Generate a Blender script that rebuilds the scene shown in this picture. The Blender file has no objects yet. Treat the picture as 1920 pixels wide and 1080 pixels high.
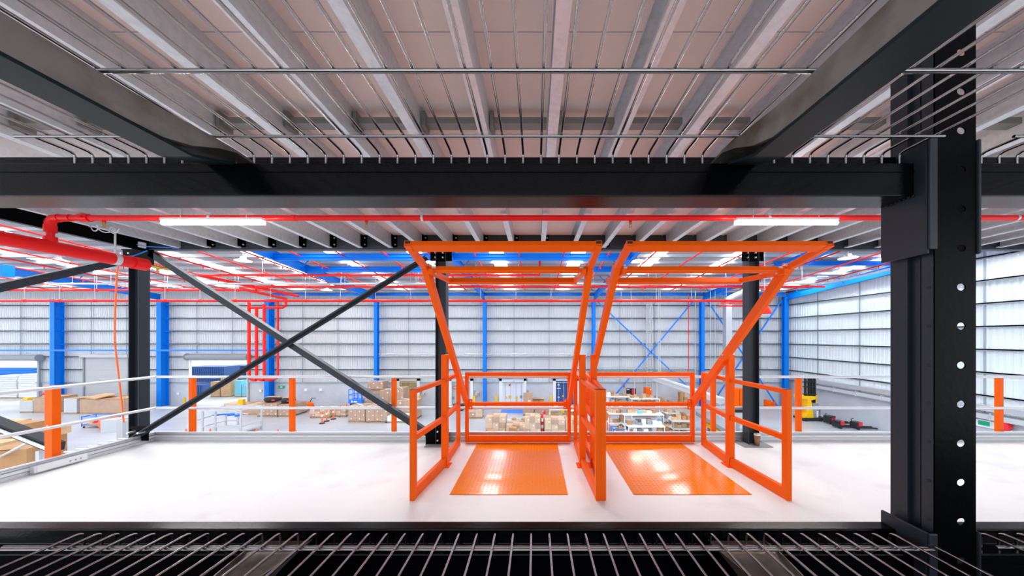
import bpy, math, random
from mathutils import Vector, Matrix
random.seed(7)
C = bpy.context.scene.collection
F, VX, VY, H = 587.0, 1003.0, 632.0, 1.6     # focal length in px, vanishing point of the photo, camera height above the mezzanine deck
GZ = -6.0                                      # warehouse floor level
WD = 35.0                                      # distance of the back wall

def at(px, py, D):                             # photo measurement at a known distance -> world point
    return Vector(((px-VX)*D/F, D, H-(py-VY)*D/F))
def X(px, D): return (px-VX)*D/F
def Z(py, D): return H-(py-VY)*D/F
def gd(py, z=GZ): return (H-z)*F/(py-VY)       # distance of a point standing on level z
def gp(px, py, z=GZ):
    D = gd(py, z); return Vector((X(px, D), D, z))

# ---------------------------------------------------------------- materials
def mat(name, col, rough=.5, metal=0., spec=.5, bump=None, var=None, emis=None, trans=0, alpha=1, coat=0):
    m = bpy.data.materials.new(name); m.use_nodes = True
    nt = m.node_tree; b = nt.nodes['Principled BSDF']
    b.inputs['Base Color'].default_value = (*col, 1); b.inputs['Roughness'].default_value = rough
    b.inputs['Metallic'].default_value = metal; b.inputs['Specular IOR Level'].default_value = spec
    if coat: b.inputs['Coat Weight'].default_value = coat; b.inputs['Coat Roughness'].default_value = .08
    if trans: b.inputs['Transmission Weight'].default_value = trans
    if alpha < 1: b.inputs['Alpha'].default_value = alpha
    if emis: b.inputs['Emission Color'].default_value = (*emis[0], 1); b.inputs['Emission Strength'].default_value = emis[1]
    tc = nt.nodes.new('ShaderNodeTexCoord')
    if bump:                                    # (scale, strength)
        n = nt.nodes.new('ShaderNodeTexNoise'); n.inputs['Scale'].default_value = bump[0]; n.inputs['Detail'].default_value = 4
        bp = nt.nodes.new('ShaderNodeBump'); bp.inputs['Strength'].default_value = bump[1]; bp.inputs['Distance'].default_value = .01
        nt.links.new(tc.outputs['Object'], n.inputs['Vector']); nt.links.new(n.outputs['Fac'], bp.inputs['Height'])
        nt.links.new(bp.outputs['Normal'], b.inputs['Normal'])
    if var:                                     # (scale, second colour, low, high)
        n = nt.nodes.new('ShaderNodeTexNoise'); n.inputs['Scale'].default_value = var[0]; n.inputs['Detail'].default_value = 6
        r = nt.nodes.new('ShaderNodeValToRGB'); r.color_ramp.elements[0].position = var[2]; r.color_ramp.elements[1].position = var[3]
        r.color_ramp.elements[0].color = (*var[1], 1); r.color_ramp.elements[1].color = (*col, 1)
        nt.links.new(tc.outputs['Object'], n.inputs['Vector']); nt.links.new(n.outputs['Fac'], r.inputs['Fac'])
        nt.links.new(r.outputs['Color'], b.inputs['Base Color'])
    return m
M = {}
M['orange'] = mat('orange_powder_coat', (1, .13, .0), .45, spec=.15, bump=(90, .04))
M['orange_plate'] = mat('orange_painted_plate', (1, .25, .0), .2, spec=.3, coat=.38)
M['black'] = mat('black_powder_coat', (.001, .0012, .0022), .18, spec=.2, bump=(140, .05))
M['black2'] = mat('black_satin_steel', (.0012, .0014, .002), .3, spec=.05, bump=(60, .05))
M['dkgrey'] = mat('charcoal_steel', (.022, .028, .038), .38, spec=.35, bump=(60, .05))
M['zinc'] = mat('bright_zinc_wire', (.42, .41, .41), .22, metal=1)
M['galv'] = mat('galvanised_steel', (.66, .68, .71), .4, metal=.5, bump=(40, .05), var=(30, (.58, .6, .63), .35, .6))
M['galvdirty'] = mat('stained_galvanised_steel', (.4, .38, .36), .4, metal=.7, bump=(25, .2), var=(9, (.17, .13, .1), .35, .62))
M['oldbar'] = mat('dark_green_black_steel', (.006, .02, .024), .45, spec=.3)
M['bridge'] = mat('dull_bridging_steel', (.2, .2, .18), .5, metal=.4)
M['alu'] = mat('aluminium_rail', (.72, .73, .75), .38, metal=.6)
M['deck'] = mat('white_deck_board', (.9, .89, .895), .5, bump=(8, .03), var=(2.2, (.8, .79, .8), .28, .45))
M['board'] = mat('pale_ceiling_board', (.78, .64, .58), .6, bump=(3, .02), var=(1.2, (.72, .58, .53), .3, .6))
M['red'] = mat('red_pipe_paint', (.8, .004, .004), .35, spec=.3)
M['redfar'] = mat('red_sprinkler_paint', (.9, .02, .012), .4, spec=.25)
M['blue'] = mat('blue_steel_paint', (.0, .2, .78), .4, spec=.25)
M['blue2'] = mat('bright_blue_paint', (.01, .22, .9), .4)
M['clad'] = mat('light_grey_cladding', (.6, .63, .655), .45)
M['clad_day'] = mat('cladding_painted_daylight', (.76, .83, .85), .45)  # lighter copy of the cladding grey, daylight on the right wall painted in
M['girt'] = mat('grey_girt_steel', (.36, .4, .45), .5, metal=.3)
M['roof'] = mat('grey_roof_sheeting', (.42, .43, .46), .45, metal=.3, var=(.12, (.3, .31, .36), .35, .6))
M['conc'] = mat('grey_precast_concrete', (.56, .59, .64), .8, bump=(2, .1), var=(.5, (.47, .5, .55), .3, .6))
M['floor'] = mat('polished_concrete_floor', (.5, .52, .56), .3, spec=.5, var=(.3, (.38, .4, .44), .3, .62))
M['asphalt'] = mat('pale_yard_concrete', (.6, .6, .6), .8, var=(.4, (.5, .5, .5), .3, .6))
M['carton'] = mat('brown_cardboard', (.5, .27, .12), .75, bump=(4, .1), var=(2.5, (.42, .21, .09), .3, .6))
M['carton2'] = mat('pale_cardboard', (.7, .46, .26), .75, var=(2.5, (.6, .37, .19), .3, .6))
M['wood'] = mat('pallet_timber', (.42, .27, .15), .8, var=(5, (.28, .18, .1), .3, .6))
M['wrap'] = mat('white_strapping', (.85, .86, .88), .3)
M['film'] = mat('clear_stretch_film', (.9, .92, .95), .15, alpha=.18)
M['white'] = mat('white_paint', (.85, .86, .87), .4)
M['paper'] = mat('white_paper', (.88, .88, .88), .7)
M['grey'] = mat('grey_paint', (.3, .32, .35), .5)
M['midgrey'] = mat('pale_grey_paint', (.55, .57, .6), .5)
M['yellow'] = mat('yellow_safety_paint', (.95, .55, .0), .4)
M['ctyellow'] = mat('mustard_container_paint', (.62, .4, .1), .5)
M['ctgrey'] = mat('grey_container_paint', (.55, .58, .57), .5)
M['ctblue'] = mat('navy_container_paint', (.03, .1, .33), .5)
M['rubber'] = mat('black_rubber', (.015, .015, .017), .7)
M['green'] = mat('green_sign_plastic', (.0, .42, .2), .4)
M['redsign'] = mat('red_sign_plastic', (.85, .02, .04), .4)
M['brass'] = mat('brass_fitting', (.55, .36, .1), .3, metal=.9)
M['pink'] = mat('pink_bag_plastic', (.85, .1, .4), .4)
M['teal'] = mat('pale_teal_plastic', (.2, .6, .75), .4)
M['cup'] = mat('brown_paper_cup', (.3, .17, .09), .6)
M['cable_o'] = mat('orange_cable_sheath', (1, .16, .03), .5)
M['tube'] = mat('lit_fluorescent_tube', (1, 1, 1), .5, emis=((1, .97, .9), 30))
M['sky'] = mat('daylit_translucent_sheet', (1, 1, 1), .5, emis=((.93, .97, 1), 8.5))
M['bay'] = mat('lit_high_bay_lens', (1, 1, 1), .5, emis=((1, .93, .75), 12))

# ---------------------------------------------------------------- mesh builder
def wloc(o):
    v = Vector((0, 0, 0))
    while o is not None: v += o.location; o = o.parent
    return v
class MB:
    def __init__(s): s.v = []; s.f = []; s.sm = []
    def add(s, vs, fs, smooth=False):
        n = len(s.v); s.v += [Vector(v) for v in vs]; s.f += [tuple(i+n for i in f) for f in fs]; s.sm += [smooth]*len(fs); return s
    def box(s, x0, x1, y0, y1, z0, z1):
        if x0 > x1: x0, x1 = x1, x0
        if y0 > y1: y0, y1 = y1, y0
        if z0 > z1: z0, z1 = z1, z0
        return s.add([(x0,y0,z0),(x1,y0,z0),(x1,y1,z0),(x0,y1,z0),(x0,y0,z1),(x1,y0,z1),(x1,y1,z1),(x0,y1,z1)],
              [(0,3,2,1),(4,5,6,7),(0,1,5,4),(1,2,6,5),(2,3,7,6),(3,0,4,7)])
    def rbox(s, c, sx, sy, sz, rz=0, tilt=0):
        m = Matrix.Rotation(rz, 3, 'Z') @ Matrix.Rotation(tilt, 3, 'X')
        vs = [Vector(c) + m @ Vector((a*sx/2, b*sy/2, d*sz)) for d in (0,1) for a, b in ((-1,-1),(1,-1),(1,1),(-1,1))]
        return s.add(vs, [(0,3,2,1),(4,5,6,7),(0,1,5,4),(1,2,6,5),(2,3,7,6),(3,0,4,7)])
    def frame(s, p, q, up):
        d = (q-p).normalized(); r = d.cross(up)
        if r.length < 1e-4: r = d.cross(Vector((1,0,0)))
        r.normalize(); u = r.cross(d); return d, r, u
    def bar(s, p, q, w, h, up=(0,0,1), hollow=0):
        p, q, up = Vector(p), Vector(q), Vector(up); d, r, u = s.frame(p, q, up)
        c = lambda o, a, b: o + r*(a*w/2) + u*(b*h/2)
        k = [(-1,-1),(1,-1),(1,1),(-1,1)]
        vs = [c(p,*a) for a in k] + [c(q,*a) for a in k]
        side = [(0,1,5,4),(1,2,6,5),(2,3,7,6),(3,0,4,7)]
        if not hollow: return s.add(vs, side + [(0,3,2,1),(4,5,6,7)])
        fx, fz = 1-2*hollow/w, 1-2*hollow/h; dd = d*min(.12, (q-p).length*.3)
        vs += [c(p, a*fx, b*fz) for a, b in k] + [c(q, a*fx, b*fz) for a, b in k]
        vs += [c(p+dd, a*fx, b*fz) for a, b in k] + [c(q-dd, a*fx, b*fz) for a, b in k]
        fs = side[:]
        for i in range(4):
            j = (i+1) % 4
            fs += [(i,8+i,8+j,j)[::-1], (4+i,4+j,12+j,12+i)[::-1], (8+i,16+i,16+j,8+j), (12+i,12+j,20+j,20+i)]
        fs += [(16,17,18,19),(20,23,22,21)]
        return s.add(vs, fs)
    def prism(s, prof, p, q, up=(0,0,1), smooth=False):  # prof: list of (right, up) points, swept p->q
        p, q = Vector(p), Vector(q); d, r, u = s.frame(p, q, Vector(up)); n = len(prof)
        vs = [p + r*a + u*b for a, b in prof] + [q + r*a + u*b for a, b in prof]
        fs = [(i, (i+1) % n, n+(i+1) % n, n+i) for i in range(n)]
        s.add(vs, fs, smooth); return s.add(vs, [tuple(range(n))[::-1], tuple(range(n, 2*n))])
    def tube(s, pts, r, n=10, caps=True):
        pts = [Vector(p) for p in pts]; rings = []; prev = None
        rr = r if isinstance(r, (list, tuple)) else [r]*len(pts)
        for i, p in enumerate(pts):
            t = (pts[min(i+1, len(pts)-1)] - pts[max(i-1, 0)]).normalized()
            if prev is None:
                a = t.cross(Vector((0,0,1)));
                if a.length < .1: a = t.cross(Vector((1,0,0)))
            else: a = prev - t*prev.dot(t)
            a.normalize(); prev = a; b = t.cross(a)
            rings.append([p + (a*math.cos(k*2*math.pi/n) + b*math.sin(k*2*math.pi/n))*rr[i] for k in range(n)])
        vs = [v for g in rings for v in g]; fs = []
        for i in range(len(pts)-1):
            for k in range(n): fs.append((i*n+k, i*n+(k+1) % n, (i+1)*n+(k+1) % n, (i+1)*n+k))
        s.add(vs, fs, True)
        if caps: s.add(rings[0], [tuple(range(n))[::-1]]); s.add(rings[-1], [tuple(range(n))])
        return s
    def lathe(s, c, prof, n=20):               # prof: list of (radius, z)
        c = Vector(c); vs = []; fs = []
        for r, z in prof: vs += [c + Vector((r*math.cos(k*2*math.pi/n), r*math.sin(k*2*math.pi/n), z)) for k in range(n)]
        for i in range(len(prof)-1):
            for k in range(n): fs.append((i*n+k, i*n+(k+1) % n, (i+1)*n+(k+1) % n, (i+1)*n+k))
        return s.add(vs, fs, True)
    def build(s, name, m, parent=None, bevel=0):
        me = bpy.data.meshes.new(name); off = wloc(parent) if parent else Vector((0,0,0))
        me.from_pydata([tuple(v-off) for v in s.v], [], s.f)
        me.polygons.foreach_set('use_smooth', s.sm); me.update()
        me.materials.append(M[m] if isinstance(m, str) else m)
        o = bpy.data.objects.new(name, me); C.objects.link(o)
        if parent: o.parent = parent
        if bevel:
            b = o.modifiers.new('edge', 'BEVEL'); b.width = bevel; b.segments = 2; b.limit_method = 'ANGLE'
        return o
def tag(o, label=None, cat=None, group=None, kind=None):
    if label: o['label'] = label
    if cat: o['category'] = cat
    if group: o['group'] = group
    if kind: o['kind'] = kind
    return o
def thing(name, label, cat, loc, group=None):
    o = bpy.data.objects.new(name, None); C.objects.link(o); o.location = Vector(loc); o.empty_display_size = .1
    return tag(o, label, cat, group, 'thing')
def dup(root, delta, label=None, group=None):
    def cp(o, par):
        c = o.copy(); C.objects.link(c)
        if par: c.parent = par
        for ch in [k for k in bpy.data.objects if k.parent == o]: kids.append((ch, c))
        return c
    kids = []; r = cp(root, None); r.location = root.location + Vector(delta)
    while kids:
        o, p = kids.pop(); cp(o, p)
    if label: r['label'] = label
    if group: r['group'] = group
    return r
def one(mb, name, m, label, cat, group=None, bevel=0):
    o = mb.build(name, m, None, bevel); return tag(o, label, cat, group, 'thing')
def struct(mb, name, m, label=None):
    return tag(mb.build(name, m), label, None, None, 'structure')
def text(name, s, size, loc, rot, m, parent, ext=.004):
    cu = bpy.data.curves.new(name, 'FONT'); cu.body = s; cu.size = size; cu.extrude = ext; cu.align_x = 'CENTER'; cu.align_y = 'CENTER'
    cu.materials.append(M[m]); o = bpy.data.objects.new(name, cu); C.objects.link(o)
    me = bpy.data.meshes.new_from_object(o); C.objects.unlink(o); bpy.data.objects.remove(o)
    me.materials.clear(); me.materials.append(M[m])
    o = bpy.data.objects.new(name, me); C.objects.link(o)
    o.rotation_euler = rot; o.parent = parent; o.location = Vector(loc) - wloc(parent); return o

# ================================================================ FOREGROUND RACK
ZU, ZL = H+.4967, H-.527                       # wire levels of the upper and the lower deck
def rack_beam(x0, x1, zt, label, name='rack_beam'):   # zt: top of the tall rear part
    t = thing(name, label, 'shelf beam', ((x0+x1)/2, .86, zt-.127))
    pr = [(.822, zt-.127), (.822, zt-.04), (.862, zt-.04), (.864, zt), (.902, zt), (.902, zt-.127)]
    m = MB(); n = len(pr)
    m.add([(x0, y, z) for y, z in pr] + [(x1, y, z) for y, z in pr],
          [(i, (i+1) % n, n+(i+1) % n, n+i)[::-1] for i in range(n)] + [tuple(range(n)), tuple(range(n, 2*n))[::-1]])
    m.build('box_section', 'black', t, .003)
    MB().box(x0+.001, x1-.001, .8205, .824, zt-.0655, zt-.0635).build('seam_weld', 'black2', t)
    return t
b1 = rack_beam(-1.72, .997, H+.4975, 'black steel shelf beam crossing above the walkway view, carrying the upper wire deck')
b2 = rack_beam(-1.72, .997, H-.4875-.043, 'black steel shelf beam along the front of the lower wire deck')
b3 = rack_beam(1.135, 2.6, H+.4975, 'black shelf beam right of the perforated post, high up')
b4 = rack_beam(1.135, 2.6, H-.4875-.043, 'black shelf beam right of the perforated post, down low')
for b, x, s in ((b1, .999, 1), (b2, .999, 1), (b3, 1.133, -1), (b4, 1.133, -1)):   # end connector plates
    up = b in (b1, b3); z0, z1 = (H+.212, H+.505) if up else (H-.80, H-.497)
    m = MB(); m.box(x-.003*s, x+.004*s, .795, .903, z0, z1)
    if s > 0: m.box(x-.003*s, x+.018*s, .789, .795, z0+.01, z1)
    m.build('end_plate', 'dkgrey', b, .004)
    w = MB()
    for k in range(7): w.lathe((x-.006, .822+.01*k, (H+.371) if up else H-.655), [(.0, -.005), (.005, 0), (.0, .005)], 8)
    w.build('weld_bead', 'black', b)

def holed_plate(mb, x0, x1, y, t, z0, z1, pitch, r, hx, phase, n=16):
    z = z0
    while z < z1-1e-6:
        hz = z + phase
        for yy, fl in ((y, 0), (y+t, 1)):
            o = [(x0, z), (x1, z), (x1, z+pitch), (x0, z+pitch)]
            # outline sampled to n points by angle
            ring = [(hx + r*math.cos(2*math.pi*k/n), hz + r*.82*math.sin(2*math.pi*k/n)) for k in range(n)]
            def edge(k):
                a = 2*math.pi*k/n; c, s_ = math.cos(a), math.sin(a)
                tx = ((x1-hx)/c if c > 1e-6 else (x0-hx)/c if c < -1e-6 else 1e9)
                tz = ((z+pitch-hz)/s_ if s_ > 1e-6 else (z-hz)/s_ if s_ < -1e-6 else 1e9)
                tt = min(tx, tz); return (hx+c*tt, hz+s_*tt)
            out = [edge(k) for k in range(n)]
            # insert the four corners as extra triangles
            vs = [(a, yy, b) for a, b in ring] + [(a, yy, b) for a, b in out]
            fs = [(k, (k+1) % n, n+(k+1) % n, n+k) for k in range(n)]
            if fl == 0: fs = [f[::-1] for f in fs]
            mb.add(vs, fs)
            for cx, cz in o:
                q = sorted(range(n), key=lambda k: (out[k][0]-cx)**2 + (out[k][1]-cz)**2)
                best = None
                for k in range(n):
                    k2 = (k+1) % n; a, b = out[k], out[k2]
                    if (abs(a[0]-cx) < 1e-6 and abs(b[1]-cz) < 1e-6) or (abs(a[1]-cz) < 1e-6 and abs(b[0]-cx) < 1e-6): best = (k, k2)
                if best:
                    a, b = out[best[0]], out[best[1]]; mb.add([(a[0], yy, a[1]), (b[0], yy, b[1]), (cx, yy, cz)], [(0,1,2) if fl else (0,2,1)])
        ringv = [(hx + r*math.cos(2*math.pi*k/n), yy, hz + r*.82*math.sin(2*math.pi*k/n)) for yy in (y, y+t) for k in range(n)]
        mb.add(ringv, [(k, (k+1) % n, n+(k+1) % n, n+k) for k in range(n)])
        z += pitch
def upright(xl, label, xs=1):
    t = thing('rack_upright', label, 'rack post', (xl+.05, .85, 0))
    m = MB(); holed_plate(m, xl, xl+.105, .800, .003, 0.0, 3.7, .1, .0115, xl+.068, .028)
    m.build('perforated_face', 'black2', t)
    s = MB(); s.box(xl, xl+.003, .803, .83, 0, 3.7); s.box(xl+.012, xl+.015, .83, .86, 0, 3.7); s.box(xl, xl+.012, .828, .831, 0, 3.7)
    s.box(xl, xl+.012, .859, .862, 0, 3.7); s.box(xl, xl+.003, .862, .9, 0, 3.7); s.box(xl+.003, xl+.02, .897, .9, 0, 3.7)
    s.build('side_web', 'dkgrey', t)
    s = MB(); s.box(xl+.102, xl+.105, .803, .812, 0, 3.7)
    s.build('edge_lip', 'black2', t)
    s = MB(); s.box(xl-.03, xl+.135, .76, .93, 0, .008); s.build('base_plate', 'black2', t)
    h = MB()
    for k in range(36):
        z = .028+.1*k
        h.lathe((xl-.0005, .808, z), [(0, 0)], 3) if 0 else h.tube([(xl-.0006, .812, z), (xl+.0005, .812, z)], .005, 10)
    h.build('side_slot', 'rubber', t)
    return t
upright(1.022, 'tall black rack post with round punched holes at the right of the view')
upright(-1.86, 'tall black rack post at the left end of the shelf beams')

def wire_deck(x0, n, z, zend, label, bars, y0=-.25, supports=(), xb=None, up=True):
    t = thing('wire_deck', label, 'wire shelf', (x0+n*.0242, .4, z))
    m0 = MB(); ye = .846; x = x0
    pts = [(x, y0, z), (x, ye-.02, z), (x, ye-.009, z-.001), (x, ye-.003, z-.004), (x, ye, z-.011), (x, ye, zend)]
    m0.tube(pts, .0032, 8); w = m0.build('wire', 'zinc', t)
    for k in range(1, n+1):
        c = w.copy(); C.objects.link(c); c.parent = t; c.location = (k*.0484, 0, 0)
    for y, r in bars:
        MB().tube([(xb[0], y, z-.0032-r*.9), (xb[1], y, z-.0032-r*.9)], r, 8).build('cross_bar', 'zinc', t)
    for xa, xw, zh in supports:
        zt = z-.0125
        m = MB()
        # channel with a flared lip sitting on the beam ledge
        ya, yb = y0, .775
        pr = [(xa, zt-.004), (xa, zt-zh), (xa+xw, zt-zh), (xa+xw, zt-.004), (xa+xw-.003, zt-.004), (xa+xw-.003, zt-zh+.003), (xa+.003, zt-zh+.003), (xa+.003, zt-.004)]
        secs = [(ya, 1, 0), (.60, 1, 0), (.66, 1, .004), (.71, .8, .012), (.76, .35, .02), (.80, .12, .026), (.857, .1, .026)]
        vs = []; nn = len(pr)
        for yy, hs, sp in secs:
            for i, (px_, pz) in enumerate(pr):
                dz = (pz-zt)*hs; px2 = px_ + (-sp if i in (0, 1, 6, 7) else sp)
                zz = zt + dz
                if yy > .7: zz = zz - (yy-.7)/.157*max(0, (zt-zend)-.012)*.9
                vs.append((px2, yy, zz))
        fs = []
        for a in range(len(secs)-1):
            for i in range(nn): fs.append((a*nn+i, a*nn+(i+1) % nn, (a+1)*nn+(i+1) % nn, (a+1)*nn+i)[::-1])
        m.add(vs, fs); m.add(vs[:nn], [tuple(range(nn))])
        m.build('support_channel', 'galvdirty', t)
        MB().bar((xa+xw/2, ya, zt-zh-.004), (xa+xw/2, .72, zt-zh-.004), xw, .006).bar((xa+xw/2, .72, zt-zh-.004), (xa+xw/2, .82, zt-.03), xw, .006).build('base_strip', 'oldbar', t)
    return t
wire_deck(-1.242, 46, ZU, H+.462, 'zinc wire mesh shelf deck overhead, above the big black beam', ((.576, .0042), (.765, .0034)),
          supports=((-.86, .072, .062), (.505, .072, .062)), xb=(-1.272, 1.0))
wire_deck(-1.22, 46, ZL, H-.566, 'zinc wire mesh shelf deck below the camera at the bottom of the picture', ((.795, .0045), (.786, .004)),
          supports=((-.72, .085, .05), (.50, .10, .05)), xb=(-1.35, 1.0))
wire_deck(1.205, 26, ZU, H+.462, 'zinc wire mesh deck overhead, right of the perforated post', ((.576, .0042), (.765, .0034)), xb=(1.17, 2.5))
wire_deck(1.205, 26, ZL, H-.566, 'zinc wire mesh deck down low, right of the perforated post', ((.795, .0045),), xb=(1.17, 2.5))
p = thing('dark_void_sheet', 'added black sheet standing in for the dark void under the lower wire deck', 'dark sheet', (0, .3, .93))  # added black sheet, paints the shade seen between the lower wires
MB().box(-1.8, 2.7, -.9, .86, .915, .93).build('sheet', 'black2', p)

# ================================================================ MEZZANINE
struct(MB().box(-5.95, 12, -2.5, 4.86, -.04, 0), 'mezzanine_deck', 'deck')
m = MB().box(-5.95, 12, 4.78, 4.86, -.3, -.04).box(-5.95, -5.87, -2.5, 4.78, -.3, -.04)
struct(m, 'deck_edge_beam', 'dkgrey')
# upper floor
ZC = H+1.35
m = MB()
x = -6.0
struct(MB().box(-5.93, 12, -2.5, 4.9, ZC+.2, ZC+.24), 'ceiling', 'board')
m = MB()
for y in (1.59,): m.box(-6, 12, y-.0015, y+.0015, ZC+.1985, ZC+.2005)
struct(m, 'ceiling_board_joint', 'grey')
# joists: C sections, web on the +X side
def joist(x):
    w, h, l, t = .064, .2, .016, .0025
    pr = [(x-w, 0), (x, 0), (x, h), (x-w, h), (x-w, h-l), (x-w+t, h-l), (x-w+t, h-t), (x-t, h-t), (x-t, t), (x-w+t, t), (x-w+t, l), (x-w, l)]
    m = MB(); n = len(pr)
    vs = [(a, yy, ZC+b) for yy in (-2.4, 4.745) for a, b in pr]
    m.add(vs, [(i, (i+1) % n, n+(i+1) % n, n+i) for i in range(n)] + [tuple(range(n))[::-1], tuple(range(n, 2*n))])
    return one(m, 'floor_joist', 'galv', 'galvanised steel C joist running overhead under the pale ceiling boards', 'joist', 'galvanised joists under the upper floor')
JX = [.15+.46*k for k in range(-12, 25)]
for x in JX: joist(x)
# bridging rows between joists
t = thing('joist_bridging', 'grey steel bridging row bolted crosswise between the overhead joists', 'bridging', (0, 2.15, ZC+.08))
pr = [(0, 0), (.07, 0), (.07, .006), (.006, .006), (.006, .045), (0, .045)]
for i in range(len(JX)-1):
    a, b = JX[i]+.006, JX[i+1]-.07
    m = MB(); m.box(a, b, 2.12, 2.19, ZC+.098, ZC+.103); m.box(a, b, 2.12, 2.125, ZC+.103, ZC+.14)
    m.box(a, a+.025, 2.1, 2.2, ZC+.07, ZC+.17); m.build('channel', 'bridge', t)
# front edge beam of the upper floor with cleats
t = thing('edge_beam', 'black steel channel beam carrying the ends of the overhead joists, above the back railing', 'steel beam', (0, 4.8, ZC-.02))
m = MB(); m.box(-6.1, 12, 4.755, 4.765, ZC-.02, ZC+.2); m.box(-6.1, 12, 4.765, 4.86, ZC-.02, ZC-.008); m.box(-6.1, 12, 4.765, 4.86, ZC+.188, ZC+.2)
m.build('channel', 'dkgrey', t)
for x in JX[1:]:
    m = MB().box(x+.003, x+.009, 4.68, 4.755, ZC+.015, ZC+.19).box(x+.009, x+.06, 4.745, 4.755, ZC+.015, ZC+.19)
    c = m.build('cleat', 'black2', t); bm_ = MB()
    for zz in (.05, .15): bm_.tube([(x+.035, 4.745, ZC+zz), (x+.035, 4.732, ZC+zz)], .011, 6)
    bm_.build('bolt', 'alu', c)
t = thing('edge_beam', 'black steel beam along the left end of the upper floor', 'steel beam', (-6.05, 1.5, ZC-.02))
MB().box(-5.93, -5.86, -2.4, 4.75, ZC-.05, ZC+.198).build('channel', 'black2', t)

# black columns
def column(x, label, s=1, y=4.70, w=.155, d=.142, plate=True):
    t = thing('steel_column', label, 'column', (x, y, 0))
    m = MB(); m.box(x-w/2, x-w/2+.009, y-d/2, y+d/2, 0.01, ZC+.19 if y < 4.72 else ZC-.02)
    m.box(x+w/2-.009, x+w/2, y-d/2, y+d/2, 0.01, ZC-.02); m.box(x-w/2+.009, x+w/2-.009, y-.004, y+.004, .01, ZC-.02)
    m.v = [Vector((v.x, v.y, min(v.z, ZC-.02))) for v in m.v]
    m.build('h_section', 'dkgrey', t)
    if plate: MB().box(x-.21, x+.21, y-.17, y+.15, 0.0, .012).build('base_plate', 'grey', t)
    MB().box(x-.15, x+.15, y-.1, y+.1, ZC-.035, ZC-.02).build('cap_plate', 'black2', t)
    return t
class BL:
    def __init__(s): s.p = []
    def tube(s, pts, r, n=6): s.p.append((pts, r)); return s
    def build(s, nm, m, par):
        for pts, r in s.p: MB().tube(pts, r, 6).build(nm, m, par)
def bolts(mb, pts, y0, y1, r=.013):
    for x, z in pts: mb.tube([(x, y0, z), (x, y1, z)], r, 6)
cA = column(-6.09, 'black steel column at the left corner of the railing, tied to two braces', y=4.82, plate=False)
cB = column(-1.395, 'black steel column behind the left orange gate, at the foot of the crossed bracing')
cC = column(3.24, 'black steel column with the paper cup at its foot, behind the right orange gate')
column(8.6, 'black steel column far right beyond the rack post')
for k, xx in ((cB, -1.395), (cC, 3.24), (cA, -6.09)):
    g = MB().box(xx-.16, xx+.16, 4.655, 4.665, ZC-.22, ZC-.04) if k is not cA else MB().box(xx-.1, xx+.36, 4.70, 4.71, ZC-.28, ZC-.04)
    g = g.build('gusset_plate', 'black2', k)
    b_ = BL(); bolts(b_, [(xx-.08, ZC-.1), (xx+.03, ZC-.1), (xx-.08, ZC-.17), (xx+.03, ZC-.17)], 4.63 if k is not cA else 4.67, 4.66)
    b_.build('bolt', 'alu', g)
def angle(name, p, q, label, leg=.085, flip=1, m='dkgrey', th=.008):
    t = thing(name, label, 'brace', (Vector(p)+Vector(q))/2)
    p, q = Vector(p), Vector(q); d = (q-p).normalized(); up = Vector((0, -1, 0)).cross(d) * flip
    if up.z < 0: up = -up
    y = Vector((0, 1, 0)); mb = MB()
    def L(a, b, u0, u1, v0, v1):
        vs = [o + up*u + y*v for o in (p, q) for u, v in ((u0, v0), (u1, v0), (u1, v1), (u0, v1))]
        mb.add(vs, [(0,1,2,3),(7,6,5,4),(0,4,5,1),(1,5,6,2),(2,6,7,3),(3,7,4,0)])
    if flip > 0: L(p, q, -leg/2, leg/2, 0, th); L(p, q, leg/2-th, leg/2, th, leg)
    else: L(p, q, -leg/2, leg/2, leg-th, leg); L(p, q, -.004, .004, 0, leg-th)
    mb.build('angle_bar', m, t); return t
b = angle('steel_brace', (-5.80, 4.70, 2.86), (-1.53, 4.70, .09), 'dark steel brace falling from the left column top to the middle column foot')
b_ = BL(); bolts(b_, [(-1.60, .14), (-1.66, .18)], 4.68, 4.70); b_.build('bolt', 'alu', b)
b = angle('steel_brace', (-5.92, 4.56, .12), (-1.60, 4.56, 2.78), 'dark steel brace rising from the left column foot to the middle column top', flip=-1)
g = MB().box(-1.62, -1.40, 4.64, 4.652, .0, .28).build('foot_gusset', 'black2', cB)
b_ = BL(); bolts(b_, [(-1.44, .07), (-1.44, .2)], 4.62, 4.64); b_.build('bolt', 'alu', g)
g = MB().box(-6.0, -5.74, 4.645, 4.655, .06, .28).build('foot_gusset', 'black2', b)
b_ = BL(); bolts(b_, [(-5.93, .2), (-5.86, .12), (-5.78, .2)], 4.55, 4.65, .016); b_.build('bolt', 'alu', b)
t = thing('steel_brace', 'dark steel brace sloping down to the left under the big red main pipe', 'brace', (-6.05, 4.2, 2.6))
MB().bar((-6.05, 4.72, Z(484, 4.72)), (-6.05, 1.9, Z(484, 4.72)-.96*(2.82/1.19)*.66), .07, .09).build('angle_bar', 'dkgrey', t)

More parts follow.
